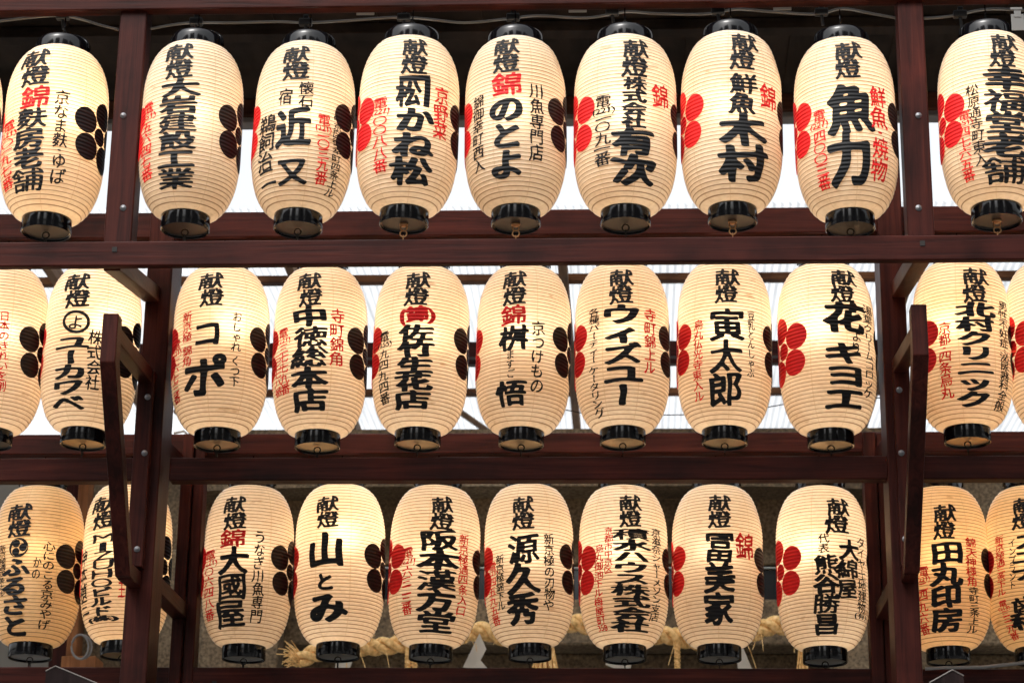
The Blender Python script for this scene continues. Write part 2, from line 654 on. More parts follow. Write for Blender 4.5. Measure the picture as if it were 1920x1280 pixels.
def glyph(ch, wt, grid):
    """filled outline as (verts, faces) in em units"""
    key = (ch, wt, grid)
    if key in _fld: return _fld[key]
    rs = raster(ch)
    if rs is None: return None
    img, n, m = rs
    rad = WEIGHT[wt]
    if wt != 'T':
        while True:
            d = dilate(img, rad * n)
            inner = d[m:-m, m:-m].mean()
            if inner < .625 or rad < .012: break
            rad *= .82
    else:
        d = dilate(img, rad * n, 1.0)
    full = d[m:-m, m:-m].mean()
    d = blur(blur(d, 2), 1)
    N = d.shape[0]
    g = int(grid * N / n)
    ii = np.linspace(0, N - 1, g + 1)
    i0 = np.floor(ii).astype(int)
    fr = ii - i0
    i1 = np.minimum(i0 + 1, N - 1)
    f = d[i0][:, i0] * (1 - fr)[:, None] * (1 - fr)[None] + d[i1][:, i0] * fr[:, None] * (1 - fr)[None] + \
        d[i0][:, i1] * (1 - fr)[:, None] * fr[None] + d[i1][:, i1] * fr[:, None] * fr[None]
    gr = random.Random(ord(ch[0]) * 7 + len(ch))
    jj, ii_ = np.meshgrid(np.arange(g + 1) / g, np.arange(g + 1) / g)
    wob = np.zeros_like(f)
    for _k in range(4):                                # pressure of the brush swells and thins the strokes
        a1, b1, c1 = gr.uniform(4, 13), gr.uniform(4, 13), gr.uniform(0, 6)
        wob += np.sin(a1 * jj * gr.choice((-1, 1)) + b1 * ii_ + c1)
    f = f + wob * (.085 if full < .45 else .05)
    f[0], f[-1], f[:, 0], f[:, -1] = 0, 0, 0, 0
    iso = .5
    verts, index, faces = [], {}, []
    ins = f > iso
    E = lambda i: (i / g * N - m) / n

    def node(i, j):
        k = (i, j)
        if k not in index:
            index[k] = len(verts)
            verts.append((E(j), E(i)))
        return index[k]

    def cross(i, j, i2, j2):
        k = (i, j, i2, j2) if (i, j) < (i2, j2) else (i2, j2, i, j)
        if k not in index:
            a, b = f[i, j], f[i2, j2]
            t = (iso - a) / (b - a)
            index[k] = len(verts)
            verts.append((E(j + (j2 - j) * t), E(i + (i2 - i) * t)))
        return index[k]
    cnt = ins[:-1, :-1].astype(int) + ins[1:, :-1] + ins[1:, 1:] + ins[:-1, 1:]
    for i, j in zip(*np.nonzero(cnt)):
        i, j = int(i), int(j)
        cs = [(i, j), (i, j + 1), (i + 1, j + 1), (i + 1, j)]
        poly = []
        for k in range(4):
            a, b = cs[k], cs[(k + 1) % 4]
            if ins[a]: poly.append(node(*a))
            if ins[a] != ins[b]: poly.append(cross(*a, *b))
        if len(poly) >= 3: faces.append(poly)
    _fld[key] = (verts, faces)
    return _fld[key]

def cells(text):
    out, i = [], 0
    while i < len(text):
        if text[i] == '{':
            j = text.index('}', i)
            out.append(text[i + 1:j])
            i = j + 1
        else:
            out.append(text[i])
            i += 1
    return out

CELL_H = {'一': .5, '二': .62, '三': .78, '・': .45, ' ': .4, '〇': .8}

class Surf:
    """collects lettering for one colour on one lantern, laid on its paper"""
    def __init__(s): s.v, s.f = [], []
    def mesh(s, name, m):
        me = bpy.data.meshes.new(name)
        me.from_pydata(s.v, [], s.f)
        me.update()
        me.materials.append(m)
        return me

def on_paper(th, z, lift):
    r = profile(z) + lift
    return (r * math.sin(th), -r * math.cos(th), z)

def pick(px, py, cen):
    """where a view ray meets the paper of a lantern centred at cen -> (angle, z)"""
    d = ray(px, py).normalized()
    o = Vector((0, 0, EYE)) - cen
    t0 = -(o.x * d.x + o.y * d.y) / (d.x ** 2 + d.y ** 2)
    best = None
    for k in range(240):
        t = t0 - .3 + .3 * k / 239
        p = o + d * t
        if abs(p.z) > H / 2: continue
        e = math.hypot(p.x, p.y) - profile(p.z)
        if best is None or e < best[0]: best = (e, p)
        if e <= 0: break
    p = best[1] if best else o + d * t0
    return math.atan2(p.x, -p.y), max(-H / 2, min(H / 2, p.z))

def write(surf, cen, scale, color, wt, x0, y0, x1, y1, w, text, seed, slope=.07):
    """a column of characters from (x0,y0) to (x1,y1) on the lantern, w photo pixels wide"""
    r = random.Random(seed)
    tha, za = pick(x0, y0, cen)
    thb, zb_ = pick(x1, y1, cen)
    cs = cells(text)
    hs_ = [CELL_H.get(c, .62 if (len(c) > 1 and c[0] in '(0123') else 1.0) for c in cs]
    tot = sum(hs_)
    wm = w / scale
    lift = .0016
    face = math.atan2(-cen.x, cen.y)
    pos = 0
    for c, h in zip(cs, hs_):
        a, b = pos / tot, (pos + h) / tot
        pos += h
        if c == ' ': continue
        wq = 'S' if wt == 'M' and w < 32 else wt
        if c.isascii() and wt == 'B': wq = 'S'
        grid = 46 if w >= 40 else 30 if w >= 22 else 24
        rot = c == 'ー'
        gl = glyph(c, wq, grid)
        if gl is None: continue
        gv, gf = gl
        zc = za + (zb_ - za) * (a + b) / 2
        tc = tha + (thb - tha) * (a + b) / 2
        hh = abs(zb_ - za) * (b - a)
        if c in '一二三' : hh = hh / max(h, .1) * .95
        ww = wm * 1.06 * r.uniform(.94, 1.05)
        ww /= max(.5, math.cos(tc - face))
        if c == 'I': ww *= .32
        if len(c) > 1 and c[0] == '(': ww *= 1.35
        hh *= 1.06
        rt = R(r.uniform(-2.5, 2.5))
        dxo = r.uniform(-.03, .03) * ww
        p1, p2 = r.uniform(0, 6), r.uniform(0, 6)
        amp = .016
        base = len(surf.v)
        cr, sr = math.cos(rt), math.sin(rt)
        for gx, gy in gv:
            x, y = gx - .5, gy - .5
            if rot: x, y = y, -x
            x += amp * math.sin(7 * y + p1)
            y += amp * math.sin(7 * x + p2) + (slope * x if not rot and not c.isascii() else 0)
            x, y = x * cr - y * sr, x * sr + y * cr
            z = zc + y * hh
            z = max(-H / 2 + .002, min(H / 2 - .002, z))
            th = tc + (dxo + x * ww) / max(profile(zc), .09)
            surf.v.append(on_paper(th, z, lift))
        surf.f.extend([[base + i for i in f] for f in gf])

def stroke(surf, cen, scale, pts, w):
    """a brushed line through photo points (broken at corners)"""
    ps = [pick(x, y, cen) for x, y in pts]
    hw = w / scale / 2
    dense = []
    for (a, z), (b, y) in zip(ps, ps[1:]):
        for k in range(10):
            dense.append((a + (b - a) * k / 10, z + (y - z) * k / 10))
    dense.append(ps[-1])
    base = len(surf.v)
    for i, (a, z) in enumerate(dense):
        a0, z0 = dense[max(i - 1, 0)]
        a1, z1 = dense[min(i + 1, len(dense) - 1)]
        tx, tz = (a1 - a0) * RB, z1 - z0
        L = math.hypot(tx, tz) or 1
        nx, nz = -tz / L, tx / L
        for s in (-1, 1):
            surf.v.append(on_paper(a + s * nx * hw / RB, z + s * nz * hw, .0016))
    for i in range(len(dense) - 1):
        k = base + 2 * i
        surf.f.append([k, k + 1, k + 3, k + 2])

def blob(surf, th0, z0, pts_fn, lift=.0012, rings=7, seg=40):
    """a filled round shape laid on the paper; pts_fn(angle) -> (dx, dz) rim in metres"""
    base = len(surf.v)
    surf.v.append(on_paper(th0, z0, lift))
    for k in range(1, rings + 1):
        for i in range(seg):
            dx, dz = pts_fn(2 * PI * i / seg)
            f = k / rings
            surf.v.append(on_paper(th0 + dx * f / RB, z0 + dz * f, lift))
    for i in range(seg):
        surf.f.append([base, base + 1 + i, base + 1 + (i + 1) % seg])
    for k in range(rings - 1):
        a = base + 1 + k * seg
        for i in range(seg):
            surf.f.append([a + i, a + seg + i, a + seg + (i + 1) % seg, a + (i + 1) % seg])

def crest(th, z, flip, m, parent, r):
    """five-petalled plum crest: five rounds about a smaller one"""
    s = Surf()
    blob(s, th, z, lambda a: (.0275 * math.cos(a), .0275 * math.sin(a)))
    for k in range(5):
        a = R(-12 + 72 * k + r.uniform(-1.5, 1.5)) * flip
        cx, cz = .0705 * math.sin(a), .0705 * math.cos(a)
        e = 1 + r.uniform(-.03, .03)
        blob(s, th + cx / RB, z + cz, lambda t: (.0412 * e * math.cos(t), .0412 * e * math.sin(t)))
    me = s.mesh('crest', m)
    return link_obj('crest', me, None, parent)

# ------------------------------------------------------------------ rows of the rack
Y1, Y2, Y3 = 6.25, 6.89, 7.55
ROWY = {1: Y1, 2: Y2, 3: Y3}

GROUP = 'paper lanterns hung on the rack'
def lantern(row, rx, ry, head, label, cols, power=1.0, off=(0, 0, 0), knob=False, plate='gold', extra=None, red_crest=True, black_crest=True, tint=0):
    """rx, ry: where the photo has the upper front edge of the black bottom ring; head: (x, y0, y1) of the two-character heading"""
    r = random.Random(row * 1000 + int(rx))
    Y = ROWY[row] + r.uniform(-.012, .012)
    p = at(rx - max(0, rx - 960) * .005, ry, Y - .072)
    cen = Vector((p.x * Y / (Y - .072), Y, p.z + H / 2))
    root = thing('paper_lantern', label, 'lantern', cen, GROUP)
    scale = FPX / ((cen - Vector((0, 0, EYE))).dot(fwd) - .12)
    sh = link_obj('shade', SHADES[r.randrange(4)], None, root)
    if tint > 1:
        sh.material_slots[0].link = 'OBJECT'
        sh.material_slots[0].material = AGED
    tc = link_obj('top_cap', TOPCAP, None, root)
    hd = link_obj('handle', HANDLE, None, tc)
    bc = link_obj('bottom_cap', BOTCAP, None, root)
    link_obj('bottom_plate', PLATE[plate], None, bc)
    hr = link_obj('hook_ring', RINGS[1 if knob else 0], None, bc)
    if knob: link_obj('knob', KNOB, None, bc)
    hx, hy0, hy1 = head
    th, _z = pick(hx, (hy0 + hy1) / 2, cen)
    black, red = Surf(), Surf()

    def put(s, c):
        if s.v: link_obj(c + '_lettering', s.mesh(c + '_lettering', INK if c == 'black' else RED), None, root)
    write(black, cen, scale, 'k', 'M', hx, hy0, hx - 2, hy1, 48 if row == 1 else 44 if row == 2 else 41, '献燈', rx)
    for i, (c, wt, x0, y0, x1, y1, w, t) in enumerate(cols):
        s = Surf()
        write(s, cen, scale, c, wt, x0, y0, x1, y1, w, t, rx + i * 7)
        put(s, 'black' if c == 'k' else 'red')
    put(black, 'black')
    if extra:
        s = Surf()
        extra(s, red, cen, scale)
        if s.v: link_obj('black_emblem', s.mesh('black_emblem', INK), None, root)
    zc = -.022
    c1 = crest(th + R(87), zc, -1, CREST_BLACK, root, r)
    c2 = crest(th - R(86), zc, 1, RED, root, r)
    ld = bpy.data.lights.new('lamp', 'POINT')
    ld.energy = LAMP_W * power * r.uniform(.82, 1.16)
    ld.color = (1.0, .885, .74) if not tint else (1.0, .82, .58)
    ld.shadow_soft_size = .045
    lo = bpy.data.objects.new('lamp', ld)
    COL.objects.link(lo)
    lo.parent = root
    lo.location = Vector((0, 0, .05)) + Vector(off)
    root.rotation_euler = (R(r.uniform(-1.0, 1.0)), R(r.uniform(-1.1, 1.1)), 0)
    sq = r.uniform(.982, 1.010)
    root.scale = (sq, sq, r.uniform(.995, 1.005))
    return root

K, D_ = 'k', 'r'
def bracket(b, rd, cen, sc):
    stroke(b, cen, sc, [(748, 148), (776, 146), (806, 146)], 12)
    stroke(b, cen, sc, [(801, 146), (801, 172), (799, 200)], 12)

def circle_logo(b, rd, cen, sc):
    stroke(b, cen, sc, [(143 + 23 * math.cos(2 * PI * k / 24), 603 + 19 * math.sin(2 * PI * k / 24)) for k in range(25)], 6)

def tomoe(b, rd, cen, sc):
    th, z = pick(35, 1027, cen)
    r = 19 / sc
    for k in range(3):
        a0 = 2 * PI * k / 3
        blob(b, th + .48 * r * math.cos(a0) / RB, z + .48 * r * math.sin(a0), lambda t: (.40 * r * math.cos(t), .40 * r * math.sin(t)), .0016, 4, 24)
        pts = []
        base = len(b.v)
        N = 20
        for i in range(N + 1):
            a = a0 + R(8) + R(128) * i / N
            w = .40 * r * (1 - i / N) ** .8
            for rr in (r, r - w):
                b.v.append(on_paper(th + rr * math.cos(a) / RB, z + rr * math.sin(a), .0016))
        for i in range(N):
            j = base + 2 * i
            b.f.append([j, j + 1, j + 3, j + 2])

def bullets(b, rd, cen, sc):
    for x in (10, 51):
        th, z = pick(x, 1076, cen)
        blob(b, th, z, lambda t: (4.5 / sc * math.cos(t), 7 / sc * math.sin(t)), .0016, 3, 20)

def build_lanterns():
    L = lantern
    # ---- top row, left to right
    L(1, -112, 396, (-130, 95, 158), 'top row lantern cut off by the left photo edge, barely showing', [], plate='dark')
    L(1, 91, 396, (69, 95, 160), 'warm top row lantern left of the left post, red character above its black column',
      [(D_, 'B', 65, 162, 64, 203, 54, '錦'), (K, 'B', 62, 203, 54, 360, 54, '麩房老舗'), (K, 'M', 117, 170, 106, 346, 27, '京なま麩・ゆば'),
       (D_, 'M', 18, 228, 18, 358, 21, '電{(221)}〇一九七番')], power=1.2, off=(.02, 0, .02), plate='dark', tint=1)
    L(1, 350, 389, (339, 83, 146), 'top row lantern right of the left post with six wide stacked black characters',
      [(K, 'B', 339, 146, 328, 352, 68, '大岩建設工業'), (D_, 'M', 278, 193, 277, 338, 19, '電{(351)}五六四七番')], power=.75, plate='dark')
    L(1, 563, 390, (556, 88, 150), 'top row lantern with thin flowing brush writing and five slender columns',
      [(K, 'M', 575, 154, 573, 202, 28, '懐石'), (K, 'M', 536, 168, 535, 198, 27, '宿'), (K, 'T', 552, 204, 549, 276, 66, '近'), (K, 'T', 554, 298, 549, 348, 56, '又'),
       (K, 'M', 503, 218, 503, 348, 30, '鵜飼治二'), (D_, 'M', 608, 214, 601, 348, 23, '電{(221)}一〇三九番'), (K, 'M', 634, 217, 616, 371, 17, '中京区御幸町四条上ル')],
      power=.8, plate='dark')
    L(1, 761, 381, (778, 73, 138), 'top row lantern with a black corner bracket mark over its large writing',
      [(K, 'B', 767, 150, 766, 198, 48, '松'), (K, 'B', 778, 200, 770, 346, 76, 'かね松'), (D_, 'M', 714, 182, 716, 324, 26, '電{(221)}〇〇八八番'), (D_, 'M', 829, 163, 826, 260, 26, '京野菜')],
      power=.85, knob=True, plate='dark', extra=bracket)
    L(1, 965, 382, (953, 73, 136), 'top row lantern with a red character above three large black kana',
      [(D_, 'B', 950, 137, 950, 180, 58, '錦'), (K, 'B', 951, 180, 949, 336, 64, 'のとよ'), (K, 'M', 1007, 158, 1004, 304, 27, '川魚専門店'), (K, 'M', 898, 180, 899, 324, 20, '錦御幸町西入')],
      power=.7, knob=True, plate='dark')
    L(1, 1174, 381, (1191, 75, 144), 'top row lantern with four medium then two huge black characters and black telephone column',
      [(K, 'B', 1190, 144, 1190, 240, 44, '株式会社'), (K, 'B', 1189, 240, 1188, 347, 80, '有次'), (D_, 'M', 1239, 160, 1238, 203, 30, '錦'), (K, 'M', 1131, 178, 1131, 311, 30, '電{(221)}一〇九一番')],
      power=.75, plate='dark')
    L(1, 1376.5, 375, (1393, 65, 130), 'top row lantern whose black column has only one small red character beside it',
      [(K, 'B', 1394, 138, 1393, 211, 50, '鮮魚'), (K, 'B', 1393, 211, 1392, 337, 90, '木村'), (D_, 'M', 1442, 160, 1442, 205, 30, '錦')], power=.8, knob=True, plate='dark')
    L(1, 1594, 388, (1593, 80, 147), 'top row lantern left of the right post, two huge characters between red columns',
      [(K, 'B', 1597, 158, 1594, 345, 84, '魚力'), (D_, 'M', 1646, 164, 1646, 341, 30, '鮮魚・焼物'), (D_, 'M', 1535, 205, 1547, 356, 24, '電{(221)}四〇〇三番')], power=.8, plate='dark')
    L(1, 1872, 375, (1880, 65, 126), 'top row lantern right of the right post with five large stacked black characters',
      [(K, 'B', 1884, 126, 1884, 346, 80, '幸福堂老舗'), (K, 'M', 1822, 160, 1842, 312, 23, '松原通寺町東入'), (D_, 'M', 1808, 208, 1820, 342, 23, '電{(351)}四七六五番')],
      power=.9, knob=True, plate='dark')
    # ---- middle row
    L(2, -16, 797, (-30, 515, 575), 'middle row lantern cut off by the left photo edge, red kana beside its crest',
      [(D_, 'M', 9, 582, 2, 732, 19, '日本のきれいを創')], power=1.1, plate='dark')
    L(2, 161, 797, (146, 514, 576), 'middle row lantern partly behind the left bracket, circled mark over five black kana',
      [(K, 'M', 143, 590, 142, 617, 30, 'よ'), (K, 'B', 137, 628, 131, 770, 60, 'ユーカワベ'), (K, 'M', 180, 618, 174, 730, 26, '株式会社')], power=1.35, off=(.03, 0, .03), extra=circle_logo)
    L(2, 406, 800, (400, 512, 574), 'middle row lantern right of the left post with two sparse black kana',
      [(K, 'T', 390, 600, 388, 650, 54, 'コ'), (K, 'T', 384, 668, 380, 742, 78, 'ポ'), (K, 'L', 446, 586, 436, 726, 18, 'おしゃれ くつ下'), (D_, 'M', 353, 585, 351, 686, 17, '新京極 錦角'),
       (D_, 'M', 334, 638, 333, 756, 14, '電{(221)}一六七三番')], power=1.35, off=(.03, 0, .03))
    L(2, 594.5, 803, (584, 512, 574), 'middle row lantern with five black characters and two red telephone columns side by side',
      [(K, 'B', 582, 574, 578, 770, 66, '中徳総本店'), (D_, 'M', 634, 580, 630, 686, 27, '寺町錦角'), (D_, 'M', 531, 615, 535, 738, 17, '電{(221)}三七七九番'), (D_, 'M', 520, 666, 522, 742, 14, '三七七八番')], power=1.0)
    L(2, 785.6, 800, (783, 510, 572), 'middle row lantern with a red character in round brackets above five black ones',
      [(D_, 'B', 780, 573, 780, 608, 46, '{(錦)}'), (K, 'B', 780, 608, 775, 767, 66, '佐竹生花店'), (K, 'M', 722, 622, 726, 759, 18, '電{(255)}九四九四番')], power=1.0)
    L(2, 980, 800, (966, 508, 571), 'middle row lantern with two bold black characters and tiny kana between them',
      [(D_, 'B', 963, 572, 963, 609, 48, '錦'), (K, 'B', 963, 611, 962, 657, 54, '桝'), (K, 'M', 957, 657, 958, 710, 15, 'ますご'), (K, 'B', 959, 714, 958, 762, 54, '悟'), (K, 'M', 1010, 602, 1006, 738, 26, '京つけもの')], power=1.0, knob=False)
    L(2, 1168, 797, (1167, 505, 569), 'middle row lantern with huge black kana and a long thin kana column left',
      [(K, 'B', 1168, 570, 1166, 762, 76, '{ウ}ィズユー'), (K, 'M', 1114, 578, 1128, 784, 20, '各種パーティー ケータリング'), (D_, 'M', 1220, 580, 1218, 702, 22, '寺町錦上ル')], power=1.0)
    L(2, 1362.6, 795, (1363, 505, 567), 'middle row lantern with three even thin-lined black characters and a red left column',
      [(K, 'M', 1364, 578, 1362, 760, 64, '寅太郎'), (D_, 'M', 1309, 600, 1314, 752, 18, '烏丸仏光寺東入ル'), (K, 'L', 1408, 583, 1409, 706, 14, '豆乳とんしゃぶ')], power=1.0)
    L(2, 1558, 799, (1582, 507, 566), 'middle row lantern left of the right post with heavy black kana and red crest',
      [(K, 'B', 1586, 567, 1584, 621, 72, '花'), (K, 'M', 1606, 618, 1604, 662, 18, 'より'), (K, 'B', 1584, 640, 1581, 768, 72, 'キヨエ'), (K, 'M', 1627, 575, 1625, 746, 17, '湯葉クリームコロッケ')], power=1.1, off=(-.02, 0, .02))
    L(2, 1816.7, 792.6, (1828, 502, 565), 'middle row lantern partly behind the right bracket with seven bold black characters',
      [(K, 'B', 1829, 565, 1826, 762, 70, '北村クリニック'), (D_, 'M', 1770, 603, 1778, 746, 23, '京都・四条烏丸'), (K, 'M', 1880, 565, 1870, 770, 16, '男性不妊症・泌尿器科全般')], power=1.15, off=(-.03, 0, .02), tint=1)
    L(2, 1994, 793, (2010, 502, 565), 'middle row lantern cut off by the right photo edge, showing a red crest', [], power=1.0)
    # ---- bottom row
    L(3, 58, 1203, (39, 945, 1007), 'bottom row lantern at the left photo edge, round swirl mark above black kana',
      [(K, 'B', 31, 1046, 33, 1195, 48, 'ふるさと'), (K, 'M', 92, 1016, 79, 1182, 22, '心にのこる京みやげ'), (K, 'M', 70, 1045, 66, 1087, 16, 'かの'), (K, 'L', 7, 1022, 4, 1120, 12, '新京極通四条上ル')],
      power=.5, extra=tomoe, plate='grey', tint=2)
    L(3, 228, 1199, (199, 930, 990), 'bottom row lantern hidden behind the left post and bracket, with bold roman capitals',
      [(K, 'B', 195, 1000, 191, 1166, 38, 'MIZUHOビルド{(株)}'), (K, 'M', 159, 1030, 160, 1152, 15, '神本禎三'), (D_, 'M', 228, 1090, 226, 1122, 15, '王')], power=1.0, tint=1)
    L(3, 458, 1204, (443, 930, 991), 'bottom row lantern right of the left post, red character over three large black ones',
      [(D_, 'B', 438, 991, 437, 1024, 50, '錦'), (K, 'B', 438, 1024, 433, 1174, 54, '大國屋'), (K, 'M', 487, 993, 478, 1166, 22, 'うなぎ川魚専門'), (D_, 'M', 395, 1030, 396, 1162, 17, '電{(221)}〇六四八番')], power=.8, plate='grey')
    L(3, 632, 1202, (618, 930, 989), 'bottom row lantern above the rope end with only one sparse flowing black column',
      [(K, 'B', 612, 1000, 612, 1062, 68, '山'), (K, 'B', 610, 1074, 608, 1108, 34, 'と'), (K, 'B', 613, 1112, 612, 1168, 72, 'み')], power=1.2, off=(.01, 0, .05), plate='grey')
    L(3, 811, 1204.5, (828, 930, 992), 'bottom row lantern with five tightly stacked black characters between two red columns',
      [(K, 'B', 823, 992, 817, 1185, 74, '阪本漢方堂'), (D_, 'M', 869, 1000, 864, 1152, 18, '新京極通四条入口'), (D_, 'M', 766, 1025, 766, 1152, 19, '電{(221)}六三二三番')], power=.95, plate='grey')
    L(3, 991, 1202.7, (984, 930, 991), 'bottom row lantern with three spaced large characters and black columns either side',
      [(K, 'B', 983, 1000, 978, 1168, 60, '源久秀'), (K, 'M', 1030, 1000, 1027, 1144, 20, '新京極の刃物や'), (K, 'M', 937, 1038, 939, 1142, 15, '新京極錦下ル'), (D_, 'M', 923, 1052, 931, 1170, 14, '電{(221)}四五九五番')], power=.9, plate='grey')
    L(3, 1170.7, 1206, (1183, 928, 988), 'bottom row lantern with a dense pile of nine wide black characters and red address columns',
      [(K, 'B', 1184, 991, 1180, 1185, 70, '積水ハウス株式会社'), (K, 'M', 1231, 992, 1224, 1166, 17, '京滋奈シャーメゾン支店'), (D_, 'M', 1142, 988, 1140, 1075, 16, '京都市中京区'), (D_, 'M', 1124, 1020, 1130, 1183, 16, '烏丸御池下ル梅屋町{358}')],
      power=.95, plate='grey')
    L(3, 1350, 1206, (1350, 928, 990), 'bottom row lantern with three soft curling black characters and one red character',
      [(K, 'B', 1350, 998, 1347, 1172, 56, '冨美家'), (D_, 'M', 1397, 1000, 1397, 1050, 31, '錦')], power=.8, plate='grey')
    L(3, 1549.6, 1210, (1570, 935, 1000), 'bottom row lantern left of the right post, red crest beside two offset columns',
      [(K, 'B', 1592, 1013, 1588, 1122, 36, '大綿屋'), (K, 'M', 1545, 1000, 1543, 1037, 20, '代表'), (K, 'B', 1550, 1040, 1549, 1190, 48, '熊谷勝昌'), (K, 'M', 1612, 1008, 1612, 1162, 15, 'タイヤ土地建物{(有)}')], power=1.15, off=(-.03, 0, .02), plate='grey')
    L(3, 1780, 1210, (1773, 945, 1010), 'bottom row lantern right of the right post with four large black characters',
      [(K, 'B', 1777, 1014, 1773, 1184, 60, '田丸印房'), (D_, 'M', 1820, 1008, 1822, 1099, 20, '錦天神様角'), (K, 'M', 1824, 1100, 1820, 1188, 18, '寺町三条上ル'), (D_, 'M', 1733, 1060, 1737, 1190, 18, '電{(221)}二四九六番')], power=.75, tint=2)
    L(3, 1950, 1210, (1921, 933, 992), 'bottom row lantern cut off by the right photo edge, red column at its left',
      [(K, 'B', 1930, 1000, 1928, 1180, 56, 'スニナー歯科'), (D_, 'M', 1874, 1005, 1880, 1118, 16, '新京極通三条下ル'), (K, 'M', 1898, 1010, 1900, 1106, 14, 'インプラント'), (D_, 'M', 1880, 1126, 1908, 1200, 15, '電{(213)}三三二九番')], power=.8, tint=2)

# ------------------------------------------------------------------ the maroon rack
def build_rack():
    rack = thing('lantern_rack', 'maroon stained timber rack stepping back in three tiers and carrying the lanterns', 'rack', (0, Y2, 0))
    X0, X1 = -3.3, 3.1
    BV = .004

    def beam(py_top, py_bot, yf, depth, name='beam', m=WOOD_X, top_extra=0, seg=((X0, X1),), pegs=()):
        zt_, zb_ = q(py_top) * yf + EYE + top_extra, q(py_bot) * yf + EYE
        out = None
        for a, b in seg:
            out = obj(name, box(a, b, yf, yf + depth, zb_, zt_, BV), m, rack)
        for px in pegs:                                  # square peg holes, filled with dark wood ends
            p = at(px, (py_top + py_bot) / 2 - 3, yf)
            obj('peg', box(p.x - .007, p.x + .007, yf - .0025, yf + .01, zb_ + .042, zb_ + .057), PEG, out)
        return out
    PEG = mat('peg_hole', (.006, .004, .003), .8)[0]
    # tier 1: hanging beam above the picture, rail under the lanterns
    zA = q(9) * (Y1 - .045) + EYE
    dA = (zA - EYE) / q(21.5) - (Y1 - .045)
    obj('beam', box(X0, X1, Y1 - .045, Y1 - .045 + dA, zA, zA + .17, BV), WOOD_X, rack)
    zB = q(492.6) * (Y1 - .045) + EYE
    dB = (zB - EYE) / q(499.5) - (Y1 - .045)
    beam(446.4, 492.6, Y1 - .045, dB, pegs=(215, 1730))
    # tier 2
    zC = q(440.5) * (Y2 - .03) + EYE
    beam(392.7, 440.5, Y2 - .03, .06)
    xl, xr = at(300, 870, Y2 - .03).x, at(1692, 870, Y2 - .03).x
    beam(855.6, 899, Y2 - .03, .05, seg=((X0, xl - .03), (xl + .03, xr - .03), (xr + .03, X1)))
    # tier 3
    beam(811, 849, Y3 - .03, .06, pegs=(1640,))
    beam(1251, 1310, Y3 - .045, .06, pegs=(402, 1652))
    # tier 1 posts
    zB_top = q(446.4) * (Y1 - .045) + EYE
    for (pl, pr, yy) in ((194, 248, 448), (1702, 1754.4, 436)):
        yf = Y1 - .03
        a, b = at(pl, yy, yf).x, at(pr - 2, yy, yf).x
        po = obj('post', box(a, b, yf, yf + .075, zB_top + .001, zA + .05, BV), WOOD_Z, rack)
        for by in (217, 390):
            c = at((pl + pr) / 2 + (10 if pl < 900 else -6), by, yf)
            bolt(c, po)
    # tier 2 posts, with a mounting plate on the front of each
    for (fl, fr, yy, pl, pr, py_, side) in ((256.5, 305, 792, 253, 284, 792, 1), (1655, 1702, 640, 1674, 1705, 690, -1)):
        yf = Y2 - .065
        a, b = at(fl, yy, yf).x, at(fr, yy, yf).x
        post = obj('post', box(a, b, yf, yf + .15, -.0, q(200) * yf + EYE, BV), WOOD_Z, rack)
        yp = yf - .035
        a, b = at(pl, py_, yp).x, at(pr, py_, yp).x
        zt_, zb_ = q(690) * yp + EYE, q(1062) * yp + EYE
        pl_ = obj('plate', box(a, b, yp, yf - .0005, zb_, zt_, BV), WOOD_Z, rack)
        for (bx, by) in (((277, 744), (271, 849), (257, 1029)) if side > 0 else ((1686, 731), (1690, 849), (1697, 1010))):
            bolt(at(bx, by, yp), pl_)
    # tier 3 posts
    for (fl, fr, yy) in ((339, 382, 905), (1620, 1668, 905)):
        yf = Y3 - .05
        a, b = at(fl, yy, yf).x, at(fr, yy, yf).x
        obj('post', box(a, (a + b) / 2, yf - .012, yf + .07, 0, q(812) * yf + EYE - .001, BV), WOOD_Z, rack)
        obj('post', box((a + b) / 2 + .004, b, yf, yf + .07, 0, q(812) * yf + EYE - .001, BV), WOOD_Z, rack)
    # forward brackets
    yp = Y2 - .1
    for (side, xi_front, xi_back, xo_front) in ((1, (216, 678), (287, 700), (186.5, 678)), (-1, (1712, 665), (1674, 690), (1742, 665))):
        d1, d2 = ray(*xi_front), ray(*xi_back)
        Xin = d2.x / d2.y * yp
        Yf = Xin / (d1.x / d1.y)
        Xout = at(xo_front[0], xo_front[1], Yf).x
        px = xi_front[0]
        Z = lambda py, Y, px=px: at(px, py, Y).z
        top, mid, = (587, 678) if side > 0 else (570, 665)
        botl = 1080 if side > 0 else 1072
        # the lower end sits nearer the post: read its distance from the inner edge
        d3 = ray(244, 1080) if side > 0 else ray(1696, 1072)
        Yb = min(Xin / (d3.x / d3.y), yp - .05)
        T = .052
        zt_, zm, zl = Z(top, Yf), Z(mid, Yf), at(230, botl, Yb).z if side > 0 else at(1700, botl, Yb).z
        bm = bmesh.new()
        add_prism_yz(bm, [(Yf, zt_), (Yf, zm), (Yb, zl), (Yb + T, zl), (Yf + T, zm + .012), (Yf + T, zt_)][::1], min(Xin, Xout), max(Xin, Xout), .003)
        br = obj('bracket', bm, WOOD_Z, rack)
        za1, za2 = (Z(604, Yf), at(287, 690, yp).z) if side > 0 else (Z(602, Yf), at(1674, 668, yp).z)
        h = .046
        bm = bmesh.new()
        add_prism_yz(bm, [(Yf + T + .001, za1), (yp + .034, za2), (yp + .034, za2 - h), (Yf + T + .001, za1 - h)], min(Xin, Xout) + .002, max(Xin, Xout) - .002, .003)
        obj('arm', bm, WOOD_Y, br)
        bm = bmesh.new()
        zq = at(260, 1085, yp).z if side > 0 else at(1690, 1076, yp).z
